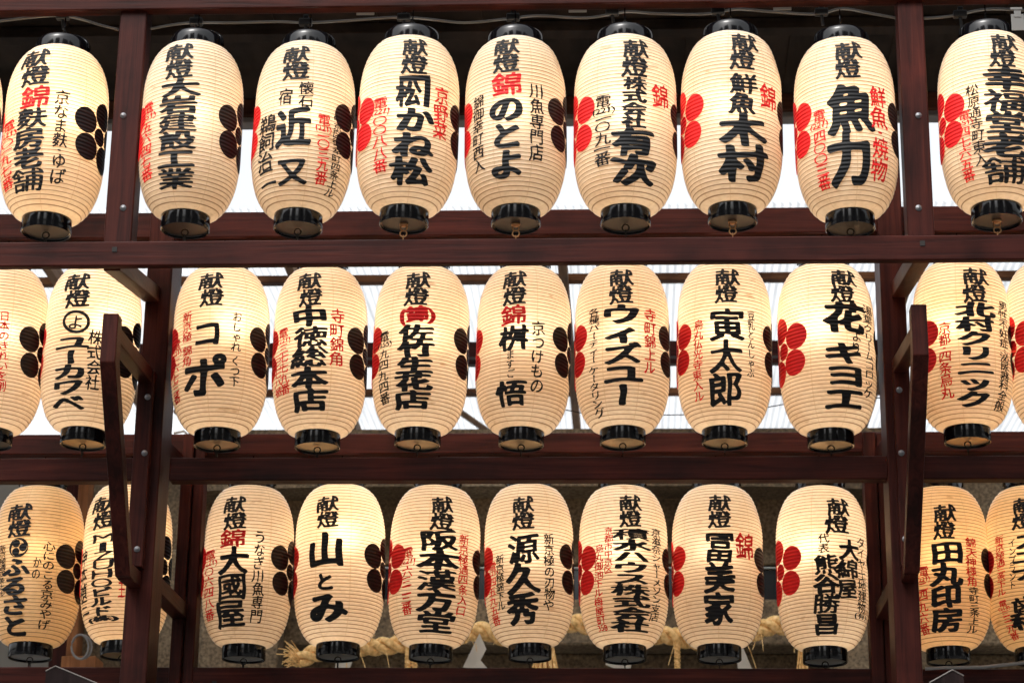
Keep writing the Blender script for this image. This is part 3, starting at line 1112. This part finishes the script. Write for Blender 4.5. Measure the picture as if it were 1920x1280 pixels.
        add_prism_yz(bm, [(Yb + T * .5, zl + .045), (yp + .034, zq + .03), (yp + .034, zq - .018), (Yb + T * .5, zl - .004)], min(Xin, Xout) + .002, max(Xin, Xout) - .002, .003)
        obj('arm', bm, WOOD_Y, br)
    # knee braces running back between the tiers
    for (x_in, w, pa, ya, pb, yb) in (((300, 555), .05, (264, 507), Y1 + .02, (300, 566), Y2 - .066), ((1672, 555), -.05, (1706, 492), Y1 + .02, (1668, 558), Y2 - .066),
                                      ((345, 850), .05, (316, 822), Y2 + .086, (352, 880), Y3 - .052), ((1640, 850), -.05, (1660, 822), Y2 + .086, (1630, 870), Y3 - .052),
                                      ((352, 1140), .05, (299, 1102), Y2 + .086, (352, 1160), Y3 - .052), ((1641, 1130), -.05, (1664, 1105), Y2 + .086, (1641, 1162), Y3 - .052)):
        Xi = at(x_in[0], x_in[1], yb).x
        z0, z1 = at(pa[0], pa[1], ya).z, at(pb[0], pb[1], yb).z
        bm = bmesh.new()
        add_prism_yz(bm, [(ya, z0 + .05), (yb, z1 + .05), (yb, z1), (ya, z0)], min(Xi, Xi - w), max(Xi, Xi - w), .003)
        obj('brace', bm, WOOD_Y, rack)
    return rack

def bolt(c, parent):
    bm = bmesh.new()
    prof = [(.0, -.0055), (.0045, -.005), (.0075, -.002), (.0095, -.0018), (.0095, 0.001)]
    seg = 16
    rings = []
    for r, y in prof:
        rings.append([bm.verts.new((c.x + r * math.cos(2 * PI * k / seg), c.y + y, c.z + r * math.sin(2 * PI * k / seg))) for k in range(seg)] if r > 0 else [bm.verts.new((c.x, c.y + y, c.z))])
    for a, b in zip(rings, rings[1:]):
        for k in range(seg):
            if len(a) == 1: bm.faces.new((a[0], b[k], b[(k + 1) % seg]))
            else: bm.faces.new((a[k], a[(k + 1) % seg], b[(k + 1) % seg], b[k]))
    return obj('bolt', bm, STEEL, parent, smooth=True)

# ------------------------------------------------------------------ what stands behind
def translucent(name, colr, rough=.4):
    m = bpy.data.materials.new(name)
    m.use_nodes = True
    n, l = m.node_tree.nodes, m.node_tree.links
    n.clear()
    out = n.new('ShaderNodeOutputMaterial')
    tc = n.new('ShaderNodeTexCoord')
    nz = n.new('ShaderNodeTexNoise')
    nz.inputs['Scale'].default_value = 2.2
    nz.inputs['Detail'].default_value = 6
    mp = n.new('ShaderNodeMapping')
    mp.inputs['Scale'].default_value = (4, .6, 1)
    l.new(tc.outputs['Object'], mp.inputs[0])
    l.new(mp.outputs[0], nz.inputs['Vector'])
    r = ramp(n, [(.3, tuple(c * .78 for c in colr)), (.6, colr)])
    l.new(nz.outputs['Fac'], r.inputs[0])
    tr = n.new('ShaderNodeBsdfTranslucent')
    df = n.new('ShaderNodeBsdfDiffuse')
    l.new(r.outputs[0], tr.inputs['Color'])
    l.new(r.outputs[0], df.inputs['Color'])
    mx = n.new('ShaderNodeMixShader')
    mx.inputs[0].default_value = .22
    l.new(tr.outputs[0], mx.inputs[1])
    l.new(df.outputs[0], mx.inputs[2])
    l.new(mx.outputs[0], out.inputs['Surface'])
    return m

def stone_material():
    m, n, l, b = mat('granite', (.3, .27, .23), .85)
    tc = n.new('ShaderNodeTexCoord')
    v = n.new('ShaderNodeTexVoronoi')
    v.inputs['Scale'].default_value = 95
    l.new(tc.outputs['Object'], v.inputs['Vector'])
    n1 = n.new('ShaderNodeTexNoise')
    n1.inputs['Scale'].default_value = 70
    n1.inputs['Detail'].default_value = 5
    l.new(tc.outputs['Object'], n1.inputs['Vector'])
    n2 = n.new('ShaderNodeTexNoise')
    n2.inputs['Scale'].default_value = 1.7
    n2.inputs['Detail'].default_value = 6
    l.new(tc.outputs['Object'], n2.inputs['Vector'])
    r1 = ramp(n, [(.3, (.10, .085, .065)), (.5, (.25, .22, .18)), (.72, (.42, .38, .32))])
    l.new(n1.outputs['Fac'], r1.inputs[0])
    r2 = ramp(n, [(.3, (.24, .18, .11)), (.55, (.52, .42, .29)), (.75, (.85, .75, .60))])
    l.new(n2.outputs['Fac'], r2.inputs[0])
    mx = n.new('ShaderNodeMixRGB')
    mx.blend_type = 'MULTIPLY'
    mx.inputs[0].default_value = 1
    l.new(r1.outputs[0], mx.inputs[1])
    l.new(r2.outputs[0], mx.inputs[2])
    l.new(mx.outputs[0], b.inputs['Base Color'])
    bp = n.new('ShaderNodeBump')
    bp.inputs['Strength'].default_value = .6
    bp.inputs['Distance'].default_value = .006
    l.new(n1.outputs['Fac'], bp.inputs['Height'])
    l.new(bp.outputs[0], b.inputs['Normal'])
    return m

def build_background():
    # paving
    m, n, l, b = mat('paving', (.22, .21, .2), .85)
    tc = n.new('ShaderNodeTexCoord')
    br = n.new('ShaderNodeTexBrick')
    br.inputs['Scale'].default_value = 1.6
    br.inputs['Color1'].default_value = (.26, .25, .235, 1)
    br.inputs['Color2'].default_value = (.2, .195, .185, 1)
    br.inputs['Mortar'].default_value = (.1, .1, .095, 1)
    br.inputs['Mortar Size'].default_value = .01
    l.new(tc.outputs['Object'], br.inputs['Vector'])
    l.new(br.outputs['Color'], b.inputs['Base Color'])
    bm = bmesh.new()
    bmesh.ops.create_grid(bm, x_segments=1, y_segments=1, size=200)
    tag(obj('ground', bm, m, None, (0, 0, 0)), 'stone paving', None, None, 'structure')

    # upper eave: dark soffit and its fascia, behind and above the top row
    yE = 8.7
    zE = q(183) * yE + EYE
    eave = thing('eave_roof', 'dark boarded eave above and behind the top row of lanterns', 'roof', (0, yE, zE))
    bm = bmesh.new()
    add_box(bm, -7, 7, 6.55, yE, zE, zE + .05)
    for k in range(36):                              # narrow board joints
        x = -7 + k * .4
        add_box(bm, x, x + .02, 6.56, yE - .005, zE - .006, zE + .001)
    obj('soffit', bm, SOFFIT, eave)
    zF = q(217) * yE + EYE
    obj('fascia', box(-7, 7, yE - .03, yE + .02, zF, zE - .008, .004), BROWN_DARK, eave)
    zG = q(228) * yE + EYE
    obj('gutter', box(-7, 7, yE - .015, yE + .06, zG, zF - .001, .005), mat('gutter_metal', (.16, .15, .145), .5, .3)[0], eave)
    for yy in (7.35, 8.0):                           # cross battens under the soffit
        obj('batten', box(-7, 7, yy, yy + .07, zE - .05, zE - .0065, .003), SOFFIT, eave)

    # translucent corrugated canopy, level, seen from beneath
    ye0, ye1 = 9.3, 13.1
    zc = q(386) * ye0 + EYE
    can = thing('canopy_roof', 'white translucent corrugated canopy on dark purlins behind the rack', 'roof', (0, ye0, zc))
    bm = bmesh.new()
    P, A = .0345, .0062
    nx = int(12 / P * 8)
    prev = None
    for i in range(nx + 1):
        x = -6 + 12 * i / nx
        z = zc + A * math.cos(2 * PI * x / P) + .004 * math.sin(x * 1.7)
        pair = (bm.verts.new((x, ye0, z)), bm.verts.new((x, ye1, z + .10)))
        if prev: bm.faces.new((prev[0], pair[0], pair[1], prev[1]))
        prev = pair
    obj('panel', bm, translucent('corrugated_plastic', (.58, .60, .62)), can, smooth=True)
    zp = zc - A - .006
    def purlin(py0, py1, m=BROWN_X):
        zz = zp + .01
        y0 = (zz - EYE) / q(py0)
        h = zz - EYE - q(py1) * y0
        obj('purlin', box(-6, 6, y0, y0 + .05, zz - h, zz, .003), m, can)
    purlin(513, 527)
    purlin(640, 668, WOOD_X)
    obj('purlin', box(-6, 6, (zp - EYE) / q(672), (zp - EYE) / q(672) + .05, zp - .03, zp, .003), WOOD_X, can)
    purlin(727, 739)
    for px in (560, 1058, 1700, 120, -350):
        y0, y1 = 9.5, 13.0
        x = at(px, 500, 10.1).x
        bm = box(x - .02, x + .02, y0, y1, zp - .075, zp - .002, .003)
        obj('rafter', bm, BROWN_Y, can)
    # diagonal stays
    bm = bmesh.new()
    for px in (1560, 330, 860):
        a, b2 = at(px, 770, 12.2), at(px + 60, 812, 12.6)
        add_tube(bm, [a, b2], .018, 6)
    obj('stay', bm, BROWN_Y, can)

    # thin wires sagging behind the middle row
    for pts in (((880, 735), (915, 748), (960, 757), (1060, 768), (1090, 774)), ((1225, 778), (1300, 777), (1400, 770), (1480, 756), (1660, 745))):
        bm = bmesh.new()
        add_tube(bm, [at(x, y, 9.0) for x, y in pts], .0022, 6)
        o = obj('wire', bm, WIRE, None, at(*pts[0], 9.0))
        tag(o, 'thin dark wire sagging behind the middle row, ' + ('left half of the picture' if pts[0][0] < 1000 else 'right half of the picture'), 'wire')

    # granite gate wall with lintel, dark band and base beam
    G = stone_material()
    yw = 10.3
    Zw = lambda py, Y=yw: q(py) * Y + EYE
    wall = thing('stone_wall', 'grey brown granite wall with a dark glazed band behind the bottom row', 'wall', (0, yw, 0))
    bm = bmesh.new()
    # lintel with a slightly arched lower edge
    N = 24
    x0, x1 = at(385, 930, yw).x - .05, at(1640, 930, yw).x + .1
    lo0, lo1, hi0, hi1 = [], [], [], []
    for i in range(N + 1):
        t = i / N
        x = x0 + (x1 - x0) * t
        zlow = Zw(941 + 10 * (2 * t - 1) ** 4 - 6)
        lo0.append(bm.verts.new((x, yw - .22, zlow))); lo1.append(bm.verts.new((x, yw + .3, zlow)))
        hi0.append(bm.verts.new((x, yw - .22, Zw(830)))); hi1.append(bm.verts.new((x, yw + .3, Zw(830))))
    for i in range(N):
        bm.faces.new((lo0[i], lo0[i + 1], hi0[i + 1], hi0[i]))
        bm.faces.new((lo0[i], lo1[i], lo1[i + 1], lo0[i + 1]))
        bm.faces.new((hi0[i], hi0[i + 1], hi1[i + 1], hi1[i]))
    bm.faces.new((lo0[0], hi0[0], hi1[0], lo1[0]))
    bm.faces.new((lo0[N], lo1[N], hi1[N], hi0[N]))
    obj('lintel', bm, G, wall)
    obj('upper_course', box(-5, 5, yw, yw + .4, Zw(1058), Zw(825), .01), G, wall)
    obj('dark_band', box(-5, 5, yw + .03, yw + .4, Zw(1131), Zw(1058) - .002, .004), mat('dark_glass', (.012, .014, .017), .15)[0], wall)
    obj('rail', box(-5, 5, yw + .012, yw + .029, Zw(1064), Zw(1061), .001), mat('band_rail', (.4, .45, .45), .35, .8)[0], wall)
    obj('base_beam', box(-5, 5, yw - .12, yw + .4, Zw(1219), Zw(1133), .012), G, wall)
    obj('lower_course', box(-5, 5, yw + .05, yw + .4, 0, Zw(1219) - .002, .01), G, wall)
    for (pa, pb) in ((372, 522), (1560, 1760), (100, 330)):
        a, b2 = at(pa, 1200, yw - .3).x, at(pb, 1200, yw - .3).x
        obj('pillar', box(a, b2, yw - .3, yw - .121, 0, Zw(1058), .02), G, wall)

    # plaster panel and orange post at the far left
    yl = 9.6
    p = at(-60, 1100, yl)
    e = at(128, 1100, yl)
    obj_ = obj('plaster_wall', box(p.x - 1.5, e.x, yl, yl + .12, 0, q(860) * yl + EYE, .004), mat('grey_plaster', (.15, .142, .125), .9)[0], None, (p.x, yl, 0))
    tag(obj_, 'pale grey plaster wall behind the leftmost bottom lanterns', 'wall')
    yo = 9.3
    a, b2 = at(133, 1100, yo).x, at(152, 1100, yo).x
    pt = thing('timber_post', 'orange brown timber post between the two leftmost bottom lanterns', 'post', (a, yo, 0))
    obj('shaft', box(a, b2, yo, yo + .1, q(1235) * yo + EYE, q(890) * yo + EYE, .003), BROWN_Z, pt)
    obj('backing', box(a - .075, a - .002, yo + .02, yo + .1, 0, q(890) * yo + EYE, .003), WOOD_Z, pt)
    z0 = q(1233) * yo + EYE
    obj('foot_block', box(a - .01, b2 + .09, yo - .03, yo + .11, 0, z0, .004), BROWN_Z, pt)

def build_street():
    """the house fronts across the street, behind the viewer: unseen, added and gapped to shade the rack and glint in the lacquer"""
    F = mat('weathered_render', (.17, .155, .14), .85)[0]
    GL = mat('window_shutter', (.06, .055, .05), .8)[0]
    for (x0, x1, hgt, lab) in ((-5.2, -1.9, 10.5, 'unseen house front added across the street just left of the alley behind the viewer'),
                               (.6, 5.2, 10.2, 'unseen house front added across the street just right of the alley behind the viewer'),
                               (-24, -8.2, 11.0, 'unseen house front added across the street to the left behind the viewer'),
                               (8.0, 24, 11.5, 'unseen house front added across the street to the right behind the viewer')):
        b = thing('house', lab, 'house', ((x0 + x1) / 2, -3.6, 0), 'unseen house fronts across the street')
        bm = bmesh.new()
        add_box(bm, x0, x1, -6, -3.4, 0, hgt)  # unseen block, sized for the shade and glints it gives
        for z in (3.4, 6.4, hgt - .3):
            add_box(bm, x0 - .05, x1 + .05, -3.5, -3.2, z, z + .25)
        obj('wall', bm, F, b)
        n = max(1, int((x1 - x0) / 2.4))
        for k in range(n):
            for z in (4.2, 7.2):
                c = x0 + (k + .5) * (x1 - x0) / n
                obj('window', box(c - .55, c + .55, -3.42, -3.36, z, z + 1.5), GL, b)

def build_rope():
    """twisted straw rope with straw tassels, sagging in front of the wall"""
    yr = 9.85
    STRAW, n, l, b = mat('straw', (.5, .36, .19), .85)
    tc = n.new('ShaderNodeTexCoord')
    nz = n.new('ShaderNodeTexNoise')
    nz.inputs['Scale'].default_value = 55
    nz.inputs['Detail'].default_value = 6
    l.new(tc.outputs['Object'], nz.inputs['Vector'])
    r = ramp(n, [(.3, (.46, .26, .08)), (.5, (.82, .53, .21)), (.72, (.94, .70, .36))])
    l.new(nz.outputs['Fac'], r.inputs[0])
    l.new(r.outputs[0], b.inputs['Base Color'])
    bp = n.new('ShaderNodeBump')
    bp.inputs['Strength'].default_value = .5
    bp.inputs['Distance'].default_value = .005
    l.new(nz.outputs['Fac'], bp.inputs['Height'])
    l.new(bp.outputs[0], b.inputs['Normal'])
    # centre line from the photograph
    key = [(560, 1240), (585, 1226), (640, 1212), (700, 1212), (760, 1206), (810, 1193), (860, 1190), (905, 1182), (960, 1196), (1020, 1186), (1075, 1168), (1110, 1175),
           (1170, 1190), (1250, 1190), (1290, 1199), (1350, 1205), (1400, 1190), (1450, 1172), (1500, 1178), (1560, 1185)]
    pts = [at(x, y, yr) for x, y in key]
    # resample
    line = []
    for i in range(len(pts) - 1):
        p0, p1, p2, p3 = pts[max(i - 1, 0)], pts[i], pts[i + 1], pts[min(i + 2, len(pts) - 1)]
        for k in range(14):
            t = k / 14
            line.append(.5 * ((2 * p1) + (p2 - p0) * t + (2 * p0 - 5 * p1 + 4 * p2 - p3) * t * t + (3 * p1 - p0 - 3 * p2 + p3) * t ** 3))
    line.append(pts[-1])
    root = thing('straw_rope', 'thick twisted straw rope slung along the stone wall below the bottom lanterns', 'rope', pts[0])
    rr = 18.5 / FPX * yr * .45
    acc = [0]
    for a, b2 in zip(line, line[1:]): acc.append(acc[-1] + (b2 - a).length)
    for s in range(3):
        bm = bmesh.new()
        sp, rad = [], []
        for i, p in enumerate(line):
            ph = 2 * PI * s / 3 - acc[i] * 2 * PI / .185
            t = (line[min(i + 1, len(line) - 1)] - line[max(i - 1, 0)]).normalized()
            nn = t.cross(Vector((0, 1, 0))).normalized()
            bb = Vector((0, 1, 0))
            sp.append(p + (nn * math.cos(ph) + bb * math.sin(ph)) * rr * 1.22)
            rad.append(rr * (.75 + .25 * min(1, acc[i] / .08)) * (1 + .05 * math.sin(acc[i] * 9 + s)))
        add_tube(bm, sp, rr, 10, rad)
        obj('strand', bm, STRAW, root, smooth=True)
    # frayed end and loose straws
    bm = bmesh.new()
    r = random.Random(3)
    for k in range(46):
        a = pts[0] + Vector((r.uniform(-.01, .03), r.uniform(-.03, .03), r.uniform(-.03, .03)))
        d = Vector((-r.uniform(.03, .085), r.uniform(-.03, .03), r.uniform(-.02, .075)))
        add_tube(bm, [a, a + d * .6, a + d + Vector((0, 0, -.008))], .0022, 4)
    obj('frayed_end', bm, STRAW, root)
    bm = bmesh.new()
    for k in range(90):
        i = r.randrange(len(line))
        a = line[i] + Vector((0, -rr, 0))
        d = Vector((r.uniform(-.06, .06), -r.uniform(.0, .05), r.uniform(-.17, .03) if r.random() < .25 else r.uniform(-.03, .05)))
        add_tube(bm, [a, a + d * .5 + Vector((0, -.01, .01)), a + d], .0016, 4)
    o = obj('loose_straw', bm, STRAW, root)
    o['kind'] = 'stuff'
    for (px, py0, py1, n_, tw) in ((771, 1205, 1262, 2, .5), (1022, 1212, 1262, 7, 0), (1270, 1200, 1262, 1, 1), (1505, 1208, 1275, 3, 0)):
        bm = bmesh.new()
        top, bot = at(px, py0, yr - .02), at(px, py1, yr - .02)
        if tw:
            for s in range(n_):
                for u in range(2):
                    ps = []
                    for i in range(40):
                        t = i / 39
                        c = top.lerp(bot, t) + Vector(((s - (n_ - 1) / 2) * .028, 0, 0))
                        a = t * 26 + u * PI
                        ps.append(c + Vector((math.cos(a), math.sin(a), 0)) * .0065)
                    add_tube(bm, ps, .0085, 6)
        else:
            for k in range(n_ * 9):
                x = r.uniform(-.02, .02) * (n_ / 4)
                x2 = x * 1.5 + r.uniform(-.012, .012)
                add_tube(bm, [top + Vector((x, r.uniform(-.02, .02), 0)), bot + Vector((x2, r.uniform(-.03, .03), r.uniform(-.03, .03)))], .0035, 4)
        obj('tassel', bm, STRAW, root)
    # folded paper streamers hang from the rope: things of their own
    PAPERW = mat('streamer_paper', (.78, .76, .70), .85)[0]
    def streamer(label, quads):
        base = at(*quads[0][0], yr - .05)
        bm = bmesh.new()
        for k, qd in enumerate(quads):
            vs = [at(x, y, yr - .05 - .014 * k - .006 * (i % 2)) for i, (x, y) in enumerate(qd)]
            f = bm.faces.new([bm.verts.new(v) for v in vs])
        r_ = bmesh.ops.solidify(bm, geom=bm.faces[:], thickness=.0012)
        o = obj('paper_streamer', bm, PAPERW, None, base)
        tag(o, label, 'streamer', 'white paper streamers on the rope')
    streamer('white zigzag paper streamer hanging in the gap between two bottom lanterns',
             [[(899, 1186), (912, 1216), (892, 1254), (868, 1250)], [(901, 1237), (917, 1256), (910, 1290), (880, 1290), (886, 1250)]])
    streamer('white paper streamer half hidden behind the black ring of the lantern near the rope end',
             [[(632, 1210), (662, 1236), (652, 1262), (628, 1262)], [(652, 1258), (664, 1268), (640, 1300), (626, 1262)]])
    streamer('white paper streamer showing its folded corner under the nine-character lantern',
             [[(1150, 1205), (1188, 1236), (1160, 1256), (1135, 1245)], [(1160, 1240), (1185, 1237), (1178, 1280), (1150, 1280)]])
    streamer('white paper streamer slanting down right beside the lantern with curling writing',
             [[(1376, 1196), (1393, 1212), (1411, 1256), (1384, 1256)], [(1384, 1252), (1411, 1252), (1402, 1290), (1376, 1290)]])

def build_small():
    # grey lighting cable looping along the top row, clipped above each cap
    yc = Y1 + .03
    key = [(-40, 44), (0, 40), (60, 33), (110, 30), (150, 36), (190, 48), (222, 56)], [(274, 56), (330, 46), (372, 43), (440, 43), (520, 41), (575, 43), (640, 40), (740, 33), (800, 36), (870, 43), (950, 36), (1010, 30), (1100, 34), (1172, 23),
          (1230, 26), (1320, 27), (1380, 18), (1440, 22), (1530, 27), (1580, 17), (1640, 27), (1684, 35)], [(1732, 35), (1780, 31), (1850, 18), (1920, 20), (1990, 24)]
    for i, k in enumerate(key):
        pts = [at(x, y, yc) for x, y in k]
        line = []
        for j in range(len(pts) - 1):
            p0, p1, p2, p3 = pts[max(j - 1, 0)], pts[j], pts[j + 1], pts[min(j + 2, len(pts) - 1)]
            for s in range(6):
                t = s / 6
                line.append(.5 * ((2 * p1) + (p2 - p0) * t + (2 * p0 - 5 * p1 + 4 * p2 - p3) * t * t + (3 * p1 - p0 - 3 * p2 + p3) * t ** 3))
        line.append(pts[-1])
        root = thing('power_cable', ['grey cable strung above the top lantern left of the left post', 'grey cable strung above the seven top lanterns between the posts',
                                     'grey cable strung above the top lantern right of the right post'][i], 'cable', pts[0], 'cables along the top beam')
        bm = bmesh.new()
        add_tube(bm, line, .0042, 8)
        obj('sheath', bm, CABLE, root, smooth=True)
        for cx, cy in ([(118, 32)], [(368, 42), (573, 43), (757, 34), (962, 34), (1148, 24), (1346, 22), (1540, 24)], [(1800, 28)])[i]:
            c = at(cx, cy, yc)
            bm = bmesh.new()
            add_box(bm, c.x - .020, c.x + .020, c.y - .011, c.y + .011, c.z - .010, c.z + .012, .004)
            add_box(bm, c.x - .007, c.x + .009, c.y - .009, c.y + .009, c.z + .011, c.z + .024, .003)
            add_tube(bm, [(c.x, c.y, c.z - .008), (c.x + .004, c.y + .005, c.z - .04)], .005, 8)
            obj('socket_clip', bm, BLACK_TAPE, root)
    # little white cards on the underside of the top beam
    for px, py in ((685, 26), (1083, 21), (1467, 17)):
        c = at(px, py, Y1 + .02)
        o = obj('card', box(c.x - .027, c.x + .027, c.y, c.y + .003, c.z - .004, c.z + .014, .001), CARD, None, c)
        o['label'] = {685: 'little white card under the top beam, leftmost of the three', 1083: 'little white card under the top beam, middle of the three', 1467: 'little white card under the top beam, rightmost of the three'}[px]
        o['category'] = 'card'
        o['group'] = 'white cards on the top beam'
    # paper tag at the upper right
    c = at(1907, 36, Y1 - .06)
    tg = thing('paper_tag', 'white paper tag tied above the rightmost top lantern', 'tag', c)
    bm = bmesh.new()
    add_box(bm, c.x - .017, c.x + .020, c.y, c.y + .002, c.z - .036, c.z + .016)
    add_box(bm, c.x - .008, c.x + .012, c.y - .002, c.y - .0003, c.z + .006, c.z + .034)
    add_box(bm, c.x - .018, c.x + .016, c.y - .004, c.y - .0022, c.z + .029, c.z + .036)
    obj('sheet', bm, mat('grey_paper', (.15, .147, .14), .85)[0], tg)
    # cable at the lower right and loops at the lower left
    bm = bmesh.new()
    add_tube(bm, [at(x, y, Y3 - .07) for x, y in ((1735, 1253), (1770, 1251), (1840, 1250), (1880, 1246), (1925, 1241), (1980, 1236))], .0055, 8)
    tag(obj('power_cable', bm, CABLE, None, at(1735, 1253, Y3)), 'grey cable lying along the lowest rail at the right', 'cable')
    bm = bmesh.new()
    for k in range(2):
        add_tube(bm, [at(150 + 3 * k + (16 + 3 * k) * math.cos(a * PI / 8), 1212 + 23 * math.sin(a * PI / 8), 9.05 + .01 * k) for a in range(0, 17)], .0042, 7)
    tag(obj('cable_coil', bm, CABLE, None, at(150, 1212, 9.05)), 'coil of grey cable beside the orange post at lower left', 'cable')
    # white conduit seen right of the left post
    bm = bmesh.new()
    add_tube(bm, [at(326, 812, 8.2), at(345, 808, 8.2), at(353, 816, 8.2), at(356, 840, 8.2), at(357, 870, 8.2)], .0045, 8)
    tag(obj('power_cable', bm, CARD, None, at(326, 812, 8.2)), 'short white cable dropping beside the left post at middle height', 'cable')
    # dark gabled post tops rising into the foot of the picture
    DARK = wood('dark_stained_wood', (40, 40, 3), (.006, .004, .004), (.016, .010, .010), (.03, .018, .016), .3)
    EDGE = mat('pale_edge', (.10, .085, .075), .5)[0]  # thin paler strip along the gable edges
    for (xa, xb, xs, ya, yl, yr_, lab) in ((85, 190, 104, 1249, 1258, 1284, 'dark gabled post top at the lower left, sloping long to the right'),
                                           (1742, 1807, 1786, 1256, 1280, 1267, 'dark gabled post top at the lower right, sloping long to the left')):
        Y = 6.0
        a, b2, s = at(xa, 1270, Y).x, at(xb, 1270, Y).x, at(xs, ya, Y).x
        z0, zl, zr = at(xs, ya, Y).z, at(xa, yl, Y).z, at(xb, yr_, Y).z
        rt = thing('gabled_post', lab, 'post', ((a + b2) / 2, Y, 0))
        bm = bmesh.new()
        f = [bm.verts.new((x, Y, z)) for x, z in ((a, 0), (a, zl), (s, z0), (b2, zr), (b2, 0))]
        g = [bm.verts.new((v.co.x, Y + .09, v.co.z)) for v in f]
        bm.faces.new(f); bm.faces.new(g[::-1])
        for i in range(5):
            bm.faces.new((f[i], g[i], g[(i + 1) % 5], f[(i + 1) % 5]))
        obj('shaft', bm, DARK, rt)
        bm = bmesh.new()
        add_tube(bm, [(a, Y - .001, zl + .001), (s, Y - .001, z0 + .0015), (b2, Y - .001, zr + .001)], .0018, 6)
        obj('edge_strip', bm, EDGE, rt)

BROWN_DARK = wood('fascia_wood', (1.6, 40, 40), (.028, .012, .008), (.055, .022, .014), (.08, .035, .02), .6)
build_rack()
build_background()
build_street()
build_rope()
build_lanterns()
build_small()
